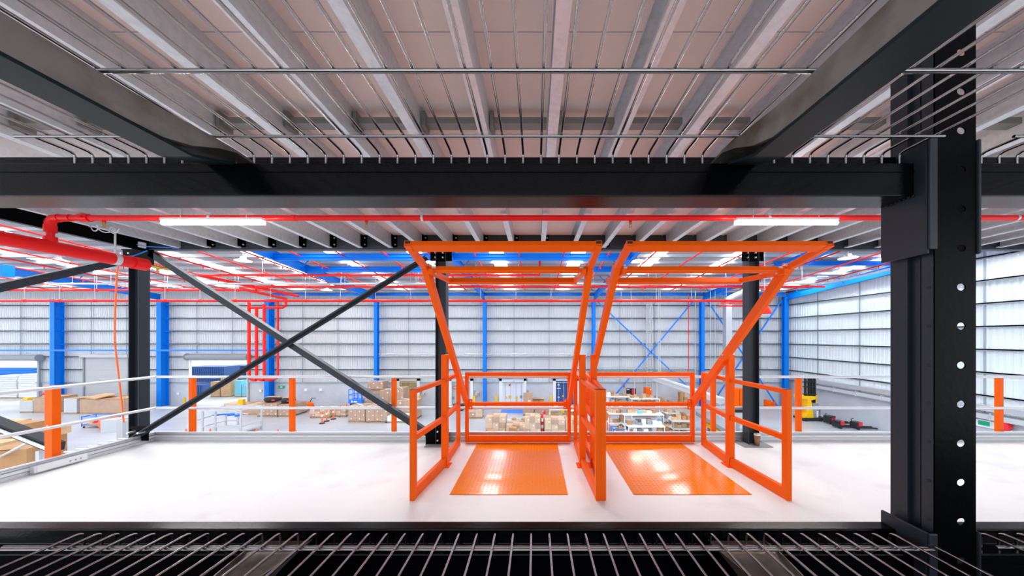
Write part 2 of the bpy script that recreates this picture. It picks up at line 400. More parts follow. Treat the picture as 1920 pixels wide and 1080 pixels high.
# railings
YR = 4.86
def rail_post(x, y, label, wx=.062, wy=.062, name='rail_post'):
    t = thing(name, label, 'railing post', (x, y, -.2))
    MB().box(x-wx/2, x+wx/2, y, y+wy, -.25, 1.0).build('channel_post', 'orange', t, .004)
    b_ = BL()
    for z in (.52, .99): b_.tube([(x, y-.008, z-.01), (x, y, z-.01)], .012, 6)
    b_.build('bolt', 'alu', t)
for px_, lb in ((361, 'orange railing post in front of the open roller door with blue containers'), (548, 'orange railing post just right of the crossing of the braces'),
                (739, 'orange railing post just left of the left gate'), (1337, 'orange railing post inside the right gate side frame'),
                (1497, 'orange railing post beside the yellow reach truck'), (1873, 'orange railing post right of the perforated rack post')):
    rail_post(X(px_, YR+.03), YR, lb)
rail_post(12-.6, YR, 'orange railing post at the far right end of the back railing')
rail_post(-5.955, 3.83, 'orange railing post on the left side railing, before the conveyor', .095, .075)
rail_post(-5.955, 1.2, 'orange railing post nearest to the rack on the left side railing', .095, .075)
t = thing('guard_rail', 'long galvanised guard rail pipes running along the back of the deck', 'railing', (0, YR-.03, .5))
for z in (.985, .505):
    MB().tube([(-5.86, YR-.028, z), (12, YR-.028, z)], .021, 12).build('rail_pipe', 'alu', t)
t = thing('guard_rail', 'galvanised guard rail pipes along the left side of the deck', 'railing', (-5.88, 2, .5))
for z in (.985, .505):
    MB().tube([(-5.86, YR-.028, z), (-5.86, -2.4, z)], .021, 12).build('rail_pipe', 'alu', t)
def toeboard(p, q, label):
    t = thing('toe_board', label, 'toe board', (Vector(p)+Vector(q))/2)
    pr = [(-.006, 0), (.016, 0), (.016, .012), (.004, .014), (.004, .05), (.016, .056), (.016, .088), (.004, .094), (.004, .125), (.018, .128), (.018, .142), (-.012, .142), (-.012, .0)]
    MB().prism(pr, p, q).build('profiled_strip', 'alu', t); MB().bar(Vector(p)+Vector((0,0,.006)), Vector(q)+Vector((0,0,.006)), .05, .01).build('base_flange', 'galv', t)
    d = (Vector(q)-Vector(p)).normalized(); n_ = d.cross(Vector((0, 0, 1)))*.017
    for zz in (.05, .094, .122): MB().bar(Vector(p)+n_+Vector((0,0,zz)), Vector(q)+n_+Vector((0,0,zz)), .004, .005).build('painted_shade_line', 'grey', t)  # grey strips laid on the face paint the shade lines of the ribs
toeboard((-5.86, YR-.03, .0), (12, YR-.03, .0), 'ribbed galvanised toe board along the back edge of the white deck')
toeboard((-5.86, -2.4, .0), (-5.86, YR-.03, .0), 'ribbed galvanised toe board along the left edge of the white deck')
# power outlet box on the left toe board
t = thing('power_outlet_box', 'small white socket box fixed low on the left toe board', 'power outlet', (-5.8, 3.55, .02))
pa = gp(100, 878, 0); pb = gp(166, 862, 0)
ya, yb = 3.62, 4.06
MB().box(-5.845, -5.79, ya, yb, .02, .1).build('housing', 'alu', t, .004)
fp = MB().box(-5.79, -5.783, ya+.02, yb-.02, .028, .092).build('face_plate', 'white', t)
s = MB()
for k in range(3): s.box(-5.783, -5.781, ya+.27+.045*k, ya+.285+.045*k, .05, .065)
s.build('socket_slot', 'grey', fp)

# ================================================================ ORANGE PALLET GATES
def pallet_gate(xl, xr, axl, axr, label, splay=(0, 0, 0, 0)):
    """xl, xr: side frames; axl, axr: swinging arms"""
    t = thing('pallet_gate', label, 'safety gate', ((xl+xr)/2, 3.9, 0))
    P = lambda a, b, w, h, nm, up=(0,0,1), hol=0, par=t: MB().bar(a, b, w, h, up, hol).build(nm, 'orange', par, .0035)
    for sgn, x, (df, dm, db) in ((-1, xl, splay[0]), (1, xr, splay[1])):
        xf, xm, xb = x+df, x+dm, x+db
        P((xf, 3.09, 0), (xf, 3.09, 1.085), .068, .05, 'end_post', (1,0,0))
        MB().box(xf-.03, xf+.03, 3.068, 3.112, 1.085, 1.0865).build('post_cap', 'black2', t)
        P((xm, 3.9, 0.006), (xm, 3.9, 1.38), .075, .075, 'pivot_post', (1,0,0))
        MB().box(xm-.07, xm+.07, 3.82, 3.98, 0, .006).build('foot_plate', 'orange', t)
        P((xb, 4.62, 0), (xb, 4.62, 1.085), .06, .05, 'end_post', (1,0,0))
        for z0, z1 in ((1.04, 1.085), (.575, .63), (.005, .11)):
            nm = 'toe_rail' if z0 < .1 else 'side_rail'
            zc, hh = (z0+z1)/2, z1-z0
            P((xf, 3.115, zc), (xm, 3.862, zc), .05, hh, nm); P((xm, 3.938, zc), (xb, 4.595, zc), .05, hh, nm)
        # pivot
        ax = axl if sgn < 0 else axr
        b_ = MB().tube([(xm, 3.9, 1.375), (ax+.045*sgn*-1, 3.9, 1.375)], .012, 10).build('pivot_bolt', 'alu', t)
        MB().bar((xm-.035*sgn*1, 3.9, 1.355), (ax+.025*sgn, 3.9, 1.355), .07, .045).build('pivot_bracket', 'orange', t, .003)
    # swinging frame: rear barrier
    yb_ = 4.725
    for x in (axl, axr):
        P((x, yb_, .02), (x, yb_, 1.069), .055, .05, 'barrier_stile', (1,0,0))
        # inclined arm, from the barrier through the pivot to the elbow
        d = Vector((0, 2.95-4.72, 2.26-.62)); P((x, 4.72, .60), (x, 2.93, 2.262), .056, .1, 'swing_arm', (0,1,1))
        # upper frame
        P((x, 2.95, 2.245), (x, 2.565, 2.335), .052, .055, 'upper_side', (0,0,1))
        xi = x + (.062 if x == axl else -.062)
        P((xi, 2.88, 2.205), (xi, 3.52, 2.235), .04, .05, 'link_bar')
        b_ = BL()
        for yy, zz in ((2.93, 2.25), (2.96, 2.205)): b_.tube([(xi+(.035 if x == axl else -.035), yy, zz), (xi, yy, zz)], .011, 6)
        b_.tube([(xi, 2.905, 2.26), (xi, 2.88, 2.262)], .011, 6)
        b_.build('link_bolt', 'alu', t)
        xp = x + (.027 if x == axl else -.027)
        pl = MB().box(min(xp, xp+(.06 if x == axl else -.06)), max(xp, xp+(.06 if x == axl else -.06)), yb_-.032, yb_-.024, .515, .67).build('hinge_plate', 'orange', t)
        b_ = BL()
        for zz in (.545, .64): b_.tube([((xp+(.035 if x == axl else -.035)), yb_-.04, zz), ((xp+(.035 if x == axl else -.035)), yb_-.03, zz)], .011, 8)
        b_.build('bolt', 'alu', pl)
    P((axl+.027, yb_, 1.042), (axr-.027, yb_, 1.042), .05, .055, 'barrier_rail'); P((axl+.027, yb_, .592), (axr-.027, yb_, .592), .05, .055, 'barrier_rail')
    P((axl+.027, yb_, .068), (axr-.027, yb_, .068), .05, .096, 'barrier_toe_rail')
    up = Vector((0, .42, 1))
    P((axl-.027, 2.56, 2.34), (axr+.027, 2.56, 2.34), .085, .045, 'front_bar', up)
    # open ends of the side tubes
    for x in (axl, axr):
        MB().bar((x, 2.515, 2.352), (x, 2.60, 2.33), .052, .052, (0,0,1), .004).build('open_tube_end', 'orange', t)
        MB().box(x-.021, x+.021, 2.5188, 2.52, 2.332, 2.372).build('tube_mouth', 'rubber', t)
    P((axl+.026, 2.955, 2.235), (axr-.026, 2.955, 2.235), .055, .045, 'elbow_bar', up)
    P((axl+.04, 3.54, 2.235), (axr-.04, 3.54, 2.235), .05, .06, 'rear_bar', up)
    return t
pallet_gate(-1.15, .60, -1.025, .515, 'orange swing-over pallet gate on the left, raised at the front and closed at the back', ((-.05, .03, .02), (.02, -.01, 0)))
pallet_gate(.70, 2.45, .765, 2.375, 'orange swing-over pallet gate on the right, next to the column with the paper cup', ((-.03, .03, .03), (.035, -.02, .04)))

# chequer plates
def chequer(x0, x1, y0, y1, label):
    t = thing('chequer_plate', label, 'floor plate', ((x0+x1)/2, (y0+y1)/2, 0))
    MB().box(x0, x1, y0, y1, 0, .006).build('plate', 'orange_plate', t, .002)
    m = MB(); s = .042; nx = int((x1-x0)/s); ny = int((y1-y0)/s)
    for i in range(nx):
        for j in range(ny):
            cx, cy = x0+(i+.5)*(x1-x0)/nx, y0+(j+.5)*(y1-y0)/ny
            a = math.pi/4 if (i+j) % 2 else -math.pi/4
            c, sn = math.cos(a), math.sin(a); L, W = .015, .005
            q = [(-L, 0), (0, -W), (L, 0), (0, W)]
            b4 = [(cx+c*u-sn*v, cy+sn*u+c*v, .006) for u, v in q]
            tp = [(cx+c*u*.5-sn*v*.5, cy+sn*u*.5+c*v*.5, .0082) for u, v in q]
            m.add(b4+tp, [(0,1,5,4),(1,2,6,5),(2,3,7,6),(3,0,4,7),(4,5,6,7)])
    o = m.build('raised_tread', 'orange_plate', t); o['kind'] = 'stuff'
chequer(-.865, .335, 3.17, 4.70, 'orange chequer plate on the deck inside the left gate')
chequer(1.0, 2.2, 3.17, 4.70, 'orange chequer plate on the deck inside the right gate')

# paper cup
t = thing('paper_cup', 'tall brown paper cup with white lid standing at the foot of the column', 'cup', (3.265, 4.60, .012))
c0 = (3.265, 4.60, .012)
MB().lathe(c0, [(0, 0), (.03, 0), (.043, .15), (.041, .15), (.0, .15)], 24).build('cup_body', 'cup', t)
MB().lathe(c0, [(.0445, .146), (.046, .155), (.042, .158), (.04, .172), (0, .172)], 24).build('lid', 'white', t)

# ================================================================ SPRINKLER PIPES AND LIGHTS UNDER THE UPPER FLOOR
YP, ZP = 3.43, H+1.305
t = thing('sprinkler_pipe', 'red sprinkler pipe hung crosswise under the joists in front of the tube lights', 'pipe', (0, YP, ZP))
bend = [(-5.31, YP, 2.60), (-5.31, YP, ZP-.1), (-5.305, YP, ZP-.05), (-5.28, YP, ZP-.015), (-5.23, YP, ZP)]
MB().tube(bend + [(12, YP, ZP)], .03, 16).build('pipe_run', 'red', t)
m = MB().tube([(-5.31, YP, ZP-.16), (-5.31, YP, ZP-.08)], .046, 16).tube([(-5.2, YP, ZP), (-5.08, YP, ZP)], .037, 16)
m.tube([(-5.31, YP, ZP-.1), (-5.308, YP, ZP-.045), (-5.28, YP, ZP-.008), (-5.2, YP, ZP)], .042, 16); m.build('elbow', 'red', t)
m = MB().tube([(X(160, YP)-.05, YP, ZP), (X(160, YP)+.05, YP, ZP)], .041, 16); m.box(X(160, YP)-.03, X(160, YP)+.03, YP-.06, YP+.06, ZP-.012, ZP+.012); m.build('coupling', 'red', t)
MB().tube([(X(552, YP)-.02, YP, ZP), (X(552, YP)+.02, YP, ZP)], .034, 16).build('coupling', 'red', t)
for px_ in (195, 687, 1182):
    x = X(px_, YP); h = MB().tube([(x, YP, ZP-.02), (x, YP, ZP-.05)], .016, 12).build('sprinkler_branch', 'red', t)
    m = MB().tube([(x, YP, ZP-.05), (x, YP, ZP-.075)], .013, 10); m.tube([(x-.011, YP, ZP-.07), (x-.011, YP, ZP-.1)], .003, 6); m.tube([(x+.011, YP, ZP-.07), (x+.011, YP, ZP-.1)], .003, 6)
    m.lathe((x, YP, ZP-.104), [(0, .004), (.018, 0), (.018, .002), (0, .006)], 12); m.build('sprinkler_head', 'brass', h)
for px_ in (395, 792, 1440, 1905):
    x = X(px_, YP); m = MB(); n = 12
    m.tube([(x-.012, YP, ZP), (x+.012, YP, ZP)], .034, 14); m.tube([(x, YP, ZP+.03), (x, YP, ZP+.052)], .006, 6); m.box(x-.025, x+.025, YP-.02, YP+.02, ZP+.04, ZP+.045)
    m.build('pipe_clamp', 'galv', t)
t = thing('sprinkler_main', 'thick red sprinkler main pipe running along the left end of the deck', 'pipe', (-5.31, 2, 2.59))
MB().tube([(-5.31, -2.4, 2.585), (-5.31, 4.20, 2.585)], .072, 24).build('pipe_run', 'red', t)
MB().tube([(-5.31, 4.12, 2.585), (-5.31, 4.27, 2.585)], .082, 24).build('end_coupling', 'red', t)
MB().tube([(-5.31, YP, 2.64), (-5.31, YP, 2.70)], .05, 16).build('tee_branch', 'red', t)
m = MB().tube([(-5.31, 4.27, 2.585), (-5.25, 4.4, 2.57), (-5.2, 4.45, 2.56)], .02, 10); m.tube([(-5.28, 4.38, 2.50), (-5.28, 4.38, 2.62)], .014, 8); m.build('drain_valve', 'brass', t)
m = MB()
m.tube([(-5.31, 3.93, 2.585), (-5.31, 3.985, 2.585)], .0745, 24); m.build('pipe_hanger_band', 'galv', t)
MB().tube([(-5.31, 3.96, 2.655), (-5.31, 3.96, ZC+.02)], .01, 8).build('hanger_rod', 'galv', t)
m = MB(); pts = []
for k in range(40):
    a = k*.5; pts.append((X(150, 3.5)+.0095*k+.03*math.cos(a), 3.55+.02*math.sin(a*.6), ZC-.10-.0012*k+.035*math.sin(a)))
m.tube(pts, .006, 6)
one(m, 'cable_bundle', 'midgrey', 'loose bundle of grey cables hanging by the red pipe elbow', 'cable')
t = thing('junction_box', 'white electrical junction box on the beam above the left black column', 'electrical box', (-5.9, 4.66, ZC+.02))
MB().box(X(238, 4.62), X(262, 4.62), 4.62, 4.70, ZC-.02, ZC+.06).build('box', 'white', t, .003)
MB().tube([(X(250, 4.6), 4.61, ZC+.02), (X(275, 4.6), 4.6, ZC-.02), (X(310, 4.6), 4.6, ZC-.03), (X(330, 4.62), 4.66, ZC-.03)], .006, 6).build('blue_cable', 'blue2', t)
one(MB().tube([(X(276, 4.4), 4.4, Z(470, 4.4)), (X(255, 4.38), 4.38, Z(478, 4.38)), (X(240, 4.3), 4.3, Z(482, 4.3))], .007, 6), 'blue_cable', 'blue2', 'blue cable tied at the top of the left black column', 'cable')

def tube_light(x, label):
    t = thing('tube_light', label, 'tube light', (x, 3.33, H+1.2))
    MB().box(x-.54, x+.54, 3.30, 3.36, H+1.235, H+1.262).build('housing', 'white', t, .004)
    MB().tube([(x-.54, 3.33, H+1.213), (x+.54, 3.33, H+1.213)], .021, 14).build('lit_tube', 'tube', t)
    m = MB()
    for s in (-.35, .35): m.tube([(x+s, 3.33, H+1.262), (x+s, 3.33, ZC)], .004, 6)
    m.build('hanger', 'galv', t)
tube_light(X(400, 3.33), 'lit tube light under the joists on the left')
tube_light(X(1474, 3.33), 'lit tube light under the joists above the right gate')

# orange power cord hanging by the left column
pts = [at(222, 492, 4.3), at(219, 520, 4.3), at(216, 580, 4.3), at(215, 640, 4.3), at(222, 700, 4.35), at(229, 760, 4.4), at(232, 790, 4.45)]
pts = [Vector((p.x if p.y > 4.9 else p.x, 4.3+.0*i, p.z)) for i, p in enumerate(pts)]
PW = []
for i, (a, b_) in enumerate(((222,492),(219,520),(216,580),(215,640),(222,700),(229,760),(232,792))): PW.append(at(a, b_, 5.0))
one(MB().tube(PW, .011, 8), 'extension_cable', 'cable_o', 'orange power cord hanging in front of the wall, left of the black column', 'cable')

# ================================================================ WAREHOUSE SHELL
struct(MB().box(-80, 29, 4.9, WD+.3, GZ-.2, GZ), 'floor', 'floor')
struct(MB().box(-110, 60, WD+.3, 90, GZ-.3, GZ-.05), 'yard_ground', 'asphalt')
def roofz(y): return 6.75 + .07*(WD-y)
XL, XR = -80.0, 28.1
# openings in the back wall: (x0, x1, top z)
OPEN = [(X(-160, WD), X(68, WD), -.95), (X(356, WD), X(465, WD), -1.02), (X(744, WD), X(787, WD), Z(711, WD)), (X(842, WD), X(887, WD), Z(711, WD)),
        (X(936, WD), X(987, WD), Z(709, WD)), (X(1037, WD), X(1085, WD), Z(709, WD))]
ZCON = Z(718, WD)
m = MB(); a = XL
for x0, x1, zt in OPEN + [(XR, XR, 0)]:
    m.box(a, x0, WD, WD+.18, GZ, ZCON); a = x1
struct(m, 'wall_back', 'conc', 'grey precast concrete dado of the back wall')
def corrugate(p0, p1, z0, z1f, nrm, pitch=.2, depth=.03):
    p0, p1 = Vector(p0), Vector(p1); L = (p1-p0).length; d = (p1-p0)/L; n = max(1, int(L/pitch)); pitch = L/n
    pts = []
    for k in range(n):
        for f, o in ((0, 0), (.35, 0), (.45, 1), (.9, 1)): pts.append((p0 + d*(k+f)*pitch + nrm*(o*depth)))
    pts.append(p1); m = MB(); vs = []
    for p in pts: vs += [(p.x, p.y, z0), (p.x, p.y, z1f(p))]
    m.add(vs, [(2*i, 2*i+2, 2*i+3, 2*i+1) for i in range(len(pts)-1)]); return m
m = MB(); a = XL
N = Vector((0, -1, 0))
for x0, x1, zt in OPEN + [(XR, XR, 0)]:
    if x0-a > .1:
        q = corrugate((a, WD+.1, 0), (x0, WD+.1, 0), ZCON, lambda p: roofz(WD)-.05, N); m.add(q.v, q.f)
    if x1 > x0:
        q = corrugate((x0, WD+.1, 0), (x1, WD+.1, 0), max(zt, ZCON), lambda p: roofz(WD)-.05, N); m.add(q.v, q.f)
    a = x1
struct(m, 'wall_back', 'clad', 'light grey corrugated cladding of the back wall')
m = MB().box(XR, XR+.2, 3, WD+.2, GZ, -3.2); struct(m, 'wall_right', 'conc', 'grey precast concrete lower part of the right wall')
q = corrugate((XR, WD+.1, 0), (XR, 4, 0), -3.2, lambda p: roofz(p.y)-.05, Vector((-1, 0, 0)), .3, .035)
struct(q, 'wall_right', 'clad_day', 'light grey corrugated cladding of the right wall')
# girts
m = MB(); zs = [Z(y, WD) for y in (573, 597, 621, 645, 669, 693)]
cuts = [(XL, XR)]
for z in zs:
    if z < -.9: segs = [(X(68, WD), X(356, WD)), (X(465, WD), XR)]
    else: segs = [(XL, XR)]
    for s0, s1 in segs: m.box(s0, s1, WD-.12, WD+.04, z-.03, z+.05); m.box(s0, s1, WD-.12, WD-.10, z-.08, z+.05)
m.box(X(465, WD), XR, WD-.1, WD+.04, ZCON, ZCON+.09); m.box(X(68, WD), X(356, WD), WD-.1, WD+.04, ZCON, ZCON+.09)
struct(m, 'trim_1', 'girt', 'horizontal grey girts on the back wall')
m = MB()
for z in zs + [zs[0]+1.43]:
    if z > -3.1: m.box(XR-.16, XR-.04, 4, WD-.1, z-.03, z+.05); m.box(XR-.16, XR-.14, 4, WD-.1, z-.09, z+.05)
m.box(XR-.18, XR-.02, 4, WD-.1, -3.22, -3.1)
struct(m, 'trim_2', 'girt', 'horizontal grey girts on the right wall')
m = MB()
for k in range(-6, 24):
    x = X(107, WD)+ (12/2)*0 + k*3.93
    if x < XR-1 and k % 3: m.box(x-.03, x+.03, WD-.11, WD-.06, (-.9 if X(-160, WD) < x < X(68, WD) or X(356, WD) < x < X(465, WD) else ZCON), 5.5)
for y in (31, 27, 23, 19.5, 15.5, 11.5): m.box(XR-.13, XR-.07, y-.03, y+.03, -3.2, roofz(y)-.2)
struct(m, 'trim_3', 'girt', 'thin vertical tie rods between the wall girts')
# roof
def slab(x0, x1, y0, y1, dz, th, m=None):
    m = m or MB(); a, b_ = roofz(y0)+dz, roofz(y1)+dz
    return m.add([(x0,y0,a),(x1,y0,a),(x1,y1,b_),(x0,y1,b_),(x0,y0,a+th),(x1,y0,a+th),(x1,y1,b_+th),(x0,y1,b_+th)],
                 [(0,3,2,1),(4,5,6,7),(0,1,5,4),(1,2,6,5),(2,3,7,6),(3,0,4,7)])
SKX = [3.1+5.85*k for k in range(-13, 5)]
m = MB(); a = XL; Y0, Y1 = 13.2, WD+.4  # roof ends early: added unseen opening lets the sun reach the deck
for xs_ in SKX:
    slab(a, xs_-.5, Y0, Y1, 0, .04, m); a = xs_+.5
slab(a, XR+.2, Y0, Y1, 0, .04, m)
for xs_ in SKX: slab(xs_-.5, xs_+.5, WD-2.2, Y1, 0, .04, m)
struct(m, 'roof', 'roof', 'grey metal roof sheeting')
for i, xs_ in enumerate(SKX):
    for j in range(4):
        y0 = 13.2+j*5.2; o = slab(xs_-.5, xs_+.5, y0, y0+4.4, .0, .03).build('roof_skylight', 'sky')
        tag(o, 'bright translucent skylight sheet in the warehouse roof', 'skylight', 'translucent skylight sheets in the roof', 'thing')
        slab(xs_-.5, xs_+.5, y0+4.4, y0+5.2, .0, .04).build('roof_infill', 'roof', o)
for k in range(14):
    y = 13.3+k*1.55; z = roofz(y)-.26
    tag(MB().box(XL, XR, y, y+.07, z, z+.02).box(XL, XR, y, y+.012, z, z+.25).build('roof_purlin', 'galv'), 'grey steel purlin running crosswise under the warehouse roof', 'purlin', 'crosswise roof purlins', 'thing')
# blue columns and rafters
CP = [(107, 'between the first open door and the closed roller door'), (305, 'just right of the closed roller door'), (505, 'behind the red risers'),
      (706, 'left of the mustard container'), (909, 'left of the white container doors'), (1113, 'right of the navy container doors'), (1316, 'behind the right gate')]
def hsec(m, x, y, z0, z1, w=.42, d=.6):
    m.box(x-w/2, x+w/2, y-d/2, y-d/2+.03, z0, z1); m.box(x-w/2, x+w/2, y+d/2-.03, y+d/2, z0, z1); m.box(x-.012, x+.012, y-d/2+.03, y+d/2-.03, z0, z1)
for px_, where in CP:
    big = px_ < 600; D = 34.4; x = X(px_, D); w, d = (.5, .75) if big else (.36, .5)
    t = thing('portal_column', 'blue column on the back wall, '+where, 'column', (x, D, GZ))
    m = MB(); hsec(m, x, D, GZ, 5.7, w, d); m.build('h_section', 'blue', t)
    for z in zs[:5] if px_ > 500 else zs[:4]: MB().bar((x-.75, D+.3, z+.0), (x-.0, D+.0, z-.01), .05, .05).bar((x+.75, D+.3, z), (x, D, z-.01), .05, .05).build('fly_brace', 'blue', t)
x = X(1472, 34.3); t = thing('portal_column', 'blue steel corner column where the back wall meets the right wall', 'column', (x, 34.3, GZ))
m = MB(); hsec(m, x, 34.3, GZ, 6.0, .45, .45); m.build('h_section', 'blue', t)
for px_, where in CP[1:] + [(1472, 'at the right wall')]:
    if px_ == 505: continue
    x = X(px_, 34.4); t = thing('roof_rafter', 'blue roof rafter meeting the column '+where, 'rafter', (x, 20, 7))
    p_, q_ = Vector((x, 13.2, roofz(13.2)-.62)), Vector((x, 34.2, roofz(34.2)-.85))
    m = MB().bar(p_+Vector((0,0,.3)), q_+Vector((0,0,.3)), .2, .02).bar(p_, q_, .02, .6).bar(p_-Vector((0,0,.3)), q_-Vector((0,0,.3)), .24, .025)
    m.build('i_section', 'blue', t)
    for k in range(5):
        y = 14+k*4.6; z = roofz(y)
        for s in ((-1, 1) if px_ < 1400 else (-1,)): MB().bar((x+.7*s, y, z-.25), (x, y, z-.9), .05, .05).build('fly_brace', 'blue', t)
def xbar(px0, px1, py, D, h, label, m_='blue', name='strut_beam', w=.2):
    a, b_ = at(px0, py, D), at(px1, py, D)
    t = thing(name, label, 'steel beam', (a+b_)/2)
    MB().bar(a, b_, w, .03).bar(a+Vector((0,0,h/2)), b_+Vector((0,0,h/2)), w, .03).bar(a-Vector((0,0,h/2)), b_-Vector((0,0,h/2)), w, .03).bar(a, b_, .02, h).build('i_section', m_, t); return t
xbar(511, 1187, 482, 20.9, .42, 'nearer of the two blue crosswise beams above the left gate')
xbar(572, 1160, 505, 23.8, .38, 'farther of the two blue crosswise beams above the left gate')
xbar(1452, 1690, 494, 24, .3, 'blue crosswise roof beam at the right, under the skylights')
xbar(510, 1472, 552, 34.0, .26, 'long blue eave strut along the top of the back wall')
a, b_ = at(-60, 657, 34.0), at(500, 657, 34.0)
one(MB().bar(a, b_, .14, .17), 'wall_strut', 'blue2', 'bright blue horizontal tube across the left back wall above the doors', 'steel beam')
one(MB().bar(at(1450, 512, 24), at(1290, 528, 30), .16, .16), 'roof_brace', 'blue2', 'blue diagonal roof brace right of the right gate top', 'brace')
one(MB().bar((27.7, 34, 6.0), (27.7, 13, 7.5), .2, .2), 'wall_strut', 'blue', 'blue sloping strut along the top of the right wall', 'steel beam')
one(MB().bar(at(0, 508, 20), at(16, 508, 20), .5, .75), 'duct_box', 'blue', 'blue steel bracket high at the left edge of the picture', 'bracket')
for (a, b_), lb in ((((1121, 566), (1300, 735)), 'blue wall brace falling to the right behind the right gate'), (((1302, 562), (1140, 757)), 'blue wall brace falling to the left behind the right gate'),
                    (((1326, 563), (1460, 765)), 'blue wall brace falling to the right in the corner bay'), (((1466, 562), (1330, 765)), 'blue wall brace falling to the left in the corner bay')):
    one(MB().bar(at(*a, 34.5), at(*b_, 34.5), .12, .12), 'wall_brace', 'blue2', lb, 'brace')

# sprinkler branches and mains in the hall
for k in range(-17, 9):
    x = 1.9+2.92*k
    if x > 27: continue
    o = MB().tube([(x, 13.2, roofz(13.2)-.75), (x, 31.5, roofz(31.5)-.75)], .05, 8); 
    for y in range(15, 31, 4): o.tube([(x, y, roofz(y)-.75), (x, y, roofz(y)-.98)], .03, 6)
    one(o, 'sprinkler_branch_pipe', 'redfar', 'thin red sprinkler branch pipe running lengthwise under the warehouse roof', 'pipe', 'red branch pipes under the warehouse roof')
def hall_pipe(p0, p1, py, D, r, m_, label, drop=True):
    a, b_ = at(p0, py, D), at(p1, py, D); t = thing('hall_pipe', label, 'pipe', (a+b_)/2)
    MB().tube([a, b_], r, 12).build('pipe_run', m_, t); n = max(2, int((b_.x-a.x)/3)); x = a.x + .5*(b_.x-a.x)/n
    c = MB().tube([(x-.1, D, a.z), (x+.1, D, a.z)], r*1.25, 12).build('coupling', m_, t); h = MB().tube([(x, D, a.z), (x, D, roofz(D)-.1)], .02, 5).build('hanger_rod', 'galv', t)
    for k in range(1, n):
        for o in (c, h): q = o.copy(); C.objects.link(q); q.parent = t; q.location = (k*(b_.x-a.x)/n, 0, 0)
hall_pipe(-250, 1395, 564, 27, .105, 'redfar', 'lowest long red main pipe crossing in front of the back wall')
hall_pipe(-250, 480, 544, 27.6, .105, 'redfar', 'red main pipe at the left just above the lowest one')
hall_pipe(480, 1546, 537.5, 27, .1, 'redfar', 'long red main pipe with its end near the right wall')
hall_pipe(372, 1012, 516, 24, .09, 'redfar', 'red pipe ending in a rising branch behind the left gate top')
hall_pipe(100, 1540, 532, 25.5, .075, 'midgrey', 'long pale grey pipe above the red mains')
one(MB().tube([at(1012, 518, 24), at(1012, 470, 24)], .08, 10), 'riser_pipe', 'redfar', 'short red vertical pipe between the crosswise blue beams', 'pipe')
one(MB().tube([at(1540, 532, 25.5), (X(1545, 25.5)+.6, 24, Z(531, 25.5)+.1), (X(1545, 25.5)+1.4, 12, Z(531, 25.5)+.9)], .09, 10), 'hall_pipe', 'midgrey', 'pale grey pipe running along the top of the right wall', 'pipe')
RD = 31.0
for i, (px_, y0, wh) in enumerate(((467, 567, 'first from the left'), (481, 577, 'second from the left'), (495.5, 570, 'beside the blue column'), (521, 566, 'right of the blue column'))):
    a, b_ = at(px_, y0, RD), at(px_, 703, RD)
    t = thing('riser_pipe', 'red vertical riser pipe in the group by the open door, '+wh, 'pipe', b_)
    MB().tube([a, b_], .14 if i < 3 else .09, 12).build('pipe_run', 'redfar', t)
    MB().tube([b_, b_+Vector((.05, 0, -.3)), b_+Vector((.4, 0, -.5)), b_+Vector((.7, 0, -.5))] if i < 3 else [b_, b_+Vector((-.05, 0, -.3)), b_+Vector((-.5, 0, -.45)), b_+Vector((-.8, 0, -.45))], .15 if i < 3 else .1, 12).build('elbow', 'redfar', t)
    for yy in (600, 640, 670): MB().tube([at(px_, yy, RD), at(px_, yy+2.5, RD)], .17 if i < 3 else .12, 12).build('coupling', 'redfar', t)
one(MB().tube([at(470, 577, RD), at(530, 577, RD), at(536, 573, RD), at(536, 560, RD), at(528, 556, RD)], .12, 12), 'header_pipe', 'redfar', 'red header pipe bending up at the top of the risers', 'pipe')
for a, b_, lb in (((452, 541), (535, 560), 'lower'), ((370, 515), (560, 555), 'upper')):
    p0, p1 = at(*a, 24), at(*b_, 30.5); one(MB().tube([p0, p1], .13, 12), 'feed_pipe', 'redfar', lb+' red feed pipe slanting down to the risers by the open door', 'pipe')
one(MB().tube([at(1291, 552, 33.5), at(1291, 640, 33.5), at(1291, 697, 33.5), at(1296, 702, 33.5)], .045, 8), 'riser_pipe', 'redfar', 'thin red vertical pipe on the back wall left of the blue column', 'pipe')
one(MB().box(X(1347, 27), X(1395, 27), 26.95, 27.05, Z(575, 27), Z(572.5, 27)).box(X(1350, 27), X(1400, 27), 26.85, 26.93, Z(569.5, 27), Z(567.5, 27)), 'valve_header', 'redfar', 'flat red pipe header beside the grey duct', 'pipe')

# high bay lights
for px_, py, D, lb in ((108, 488, 22, 'far left above the big red main'), (456, 489, 22, 'above the left end of the red pipe'), (612, 544, 32, 'low down near the back wall'),
                   (1194, 490, 22, 'behind the right gate frame'), (1590, 484, 20, 'near the black rack post'), (812, 490, 22, 'behind the top of the left gate'), (1415, 545, 31, 'right of the duct')):
    c = at(px_, py, D); t = thing('high_bay_light', 'round lit high bay lamp, '+lb, 'lamp', c)
    MB().lathe(c, [(.0, .28), (.16, .26), (.2, .12), (.5, .02), (.5, 0), (.48, 0)], 20).build('reflector', 'midgrey', t)
    MB().lathe(c, [(0, -.03), (.3, -.02), (.48, .0)], 20).build('lens', 'bay', t)
    MB().tube([c+Vector((0,0,.26)), Vector((c.x, c.y, roofz(c.y)-.02))], .015, 5).build('hanger', 'galv', t)

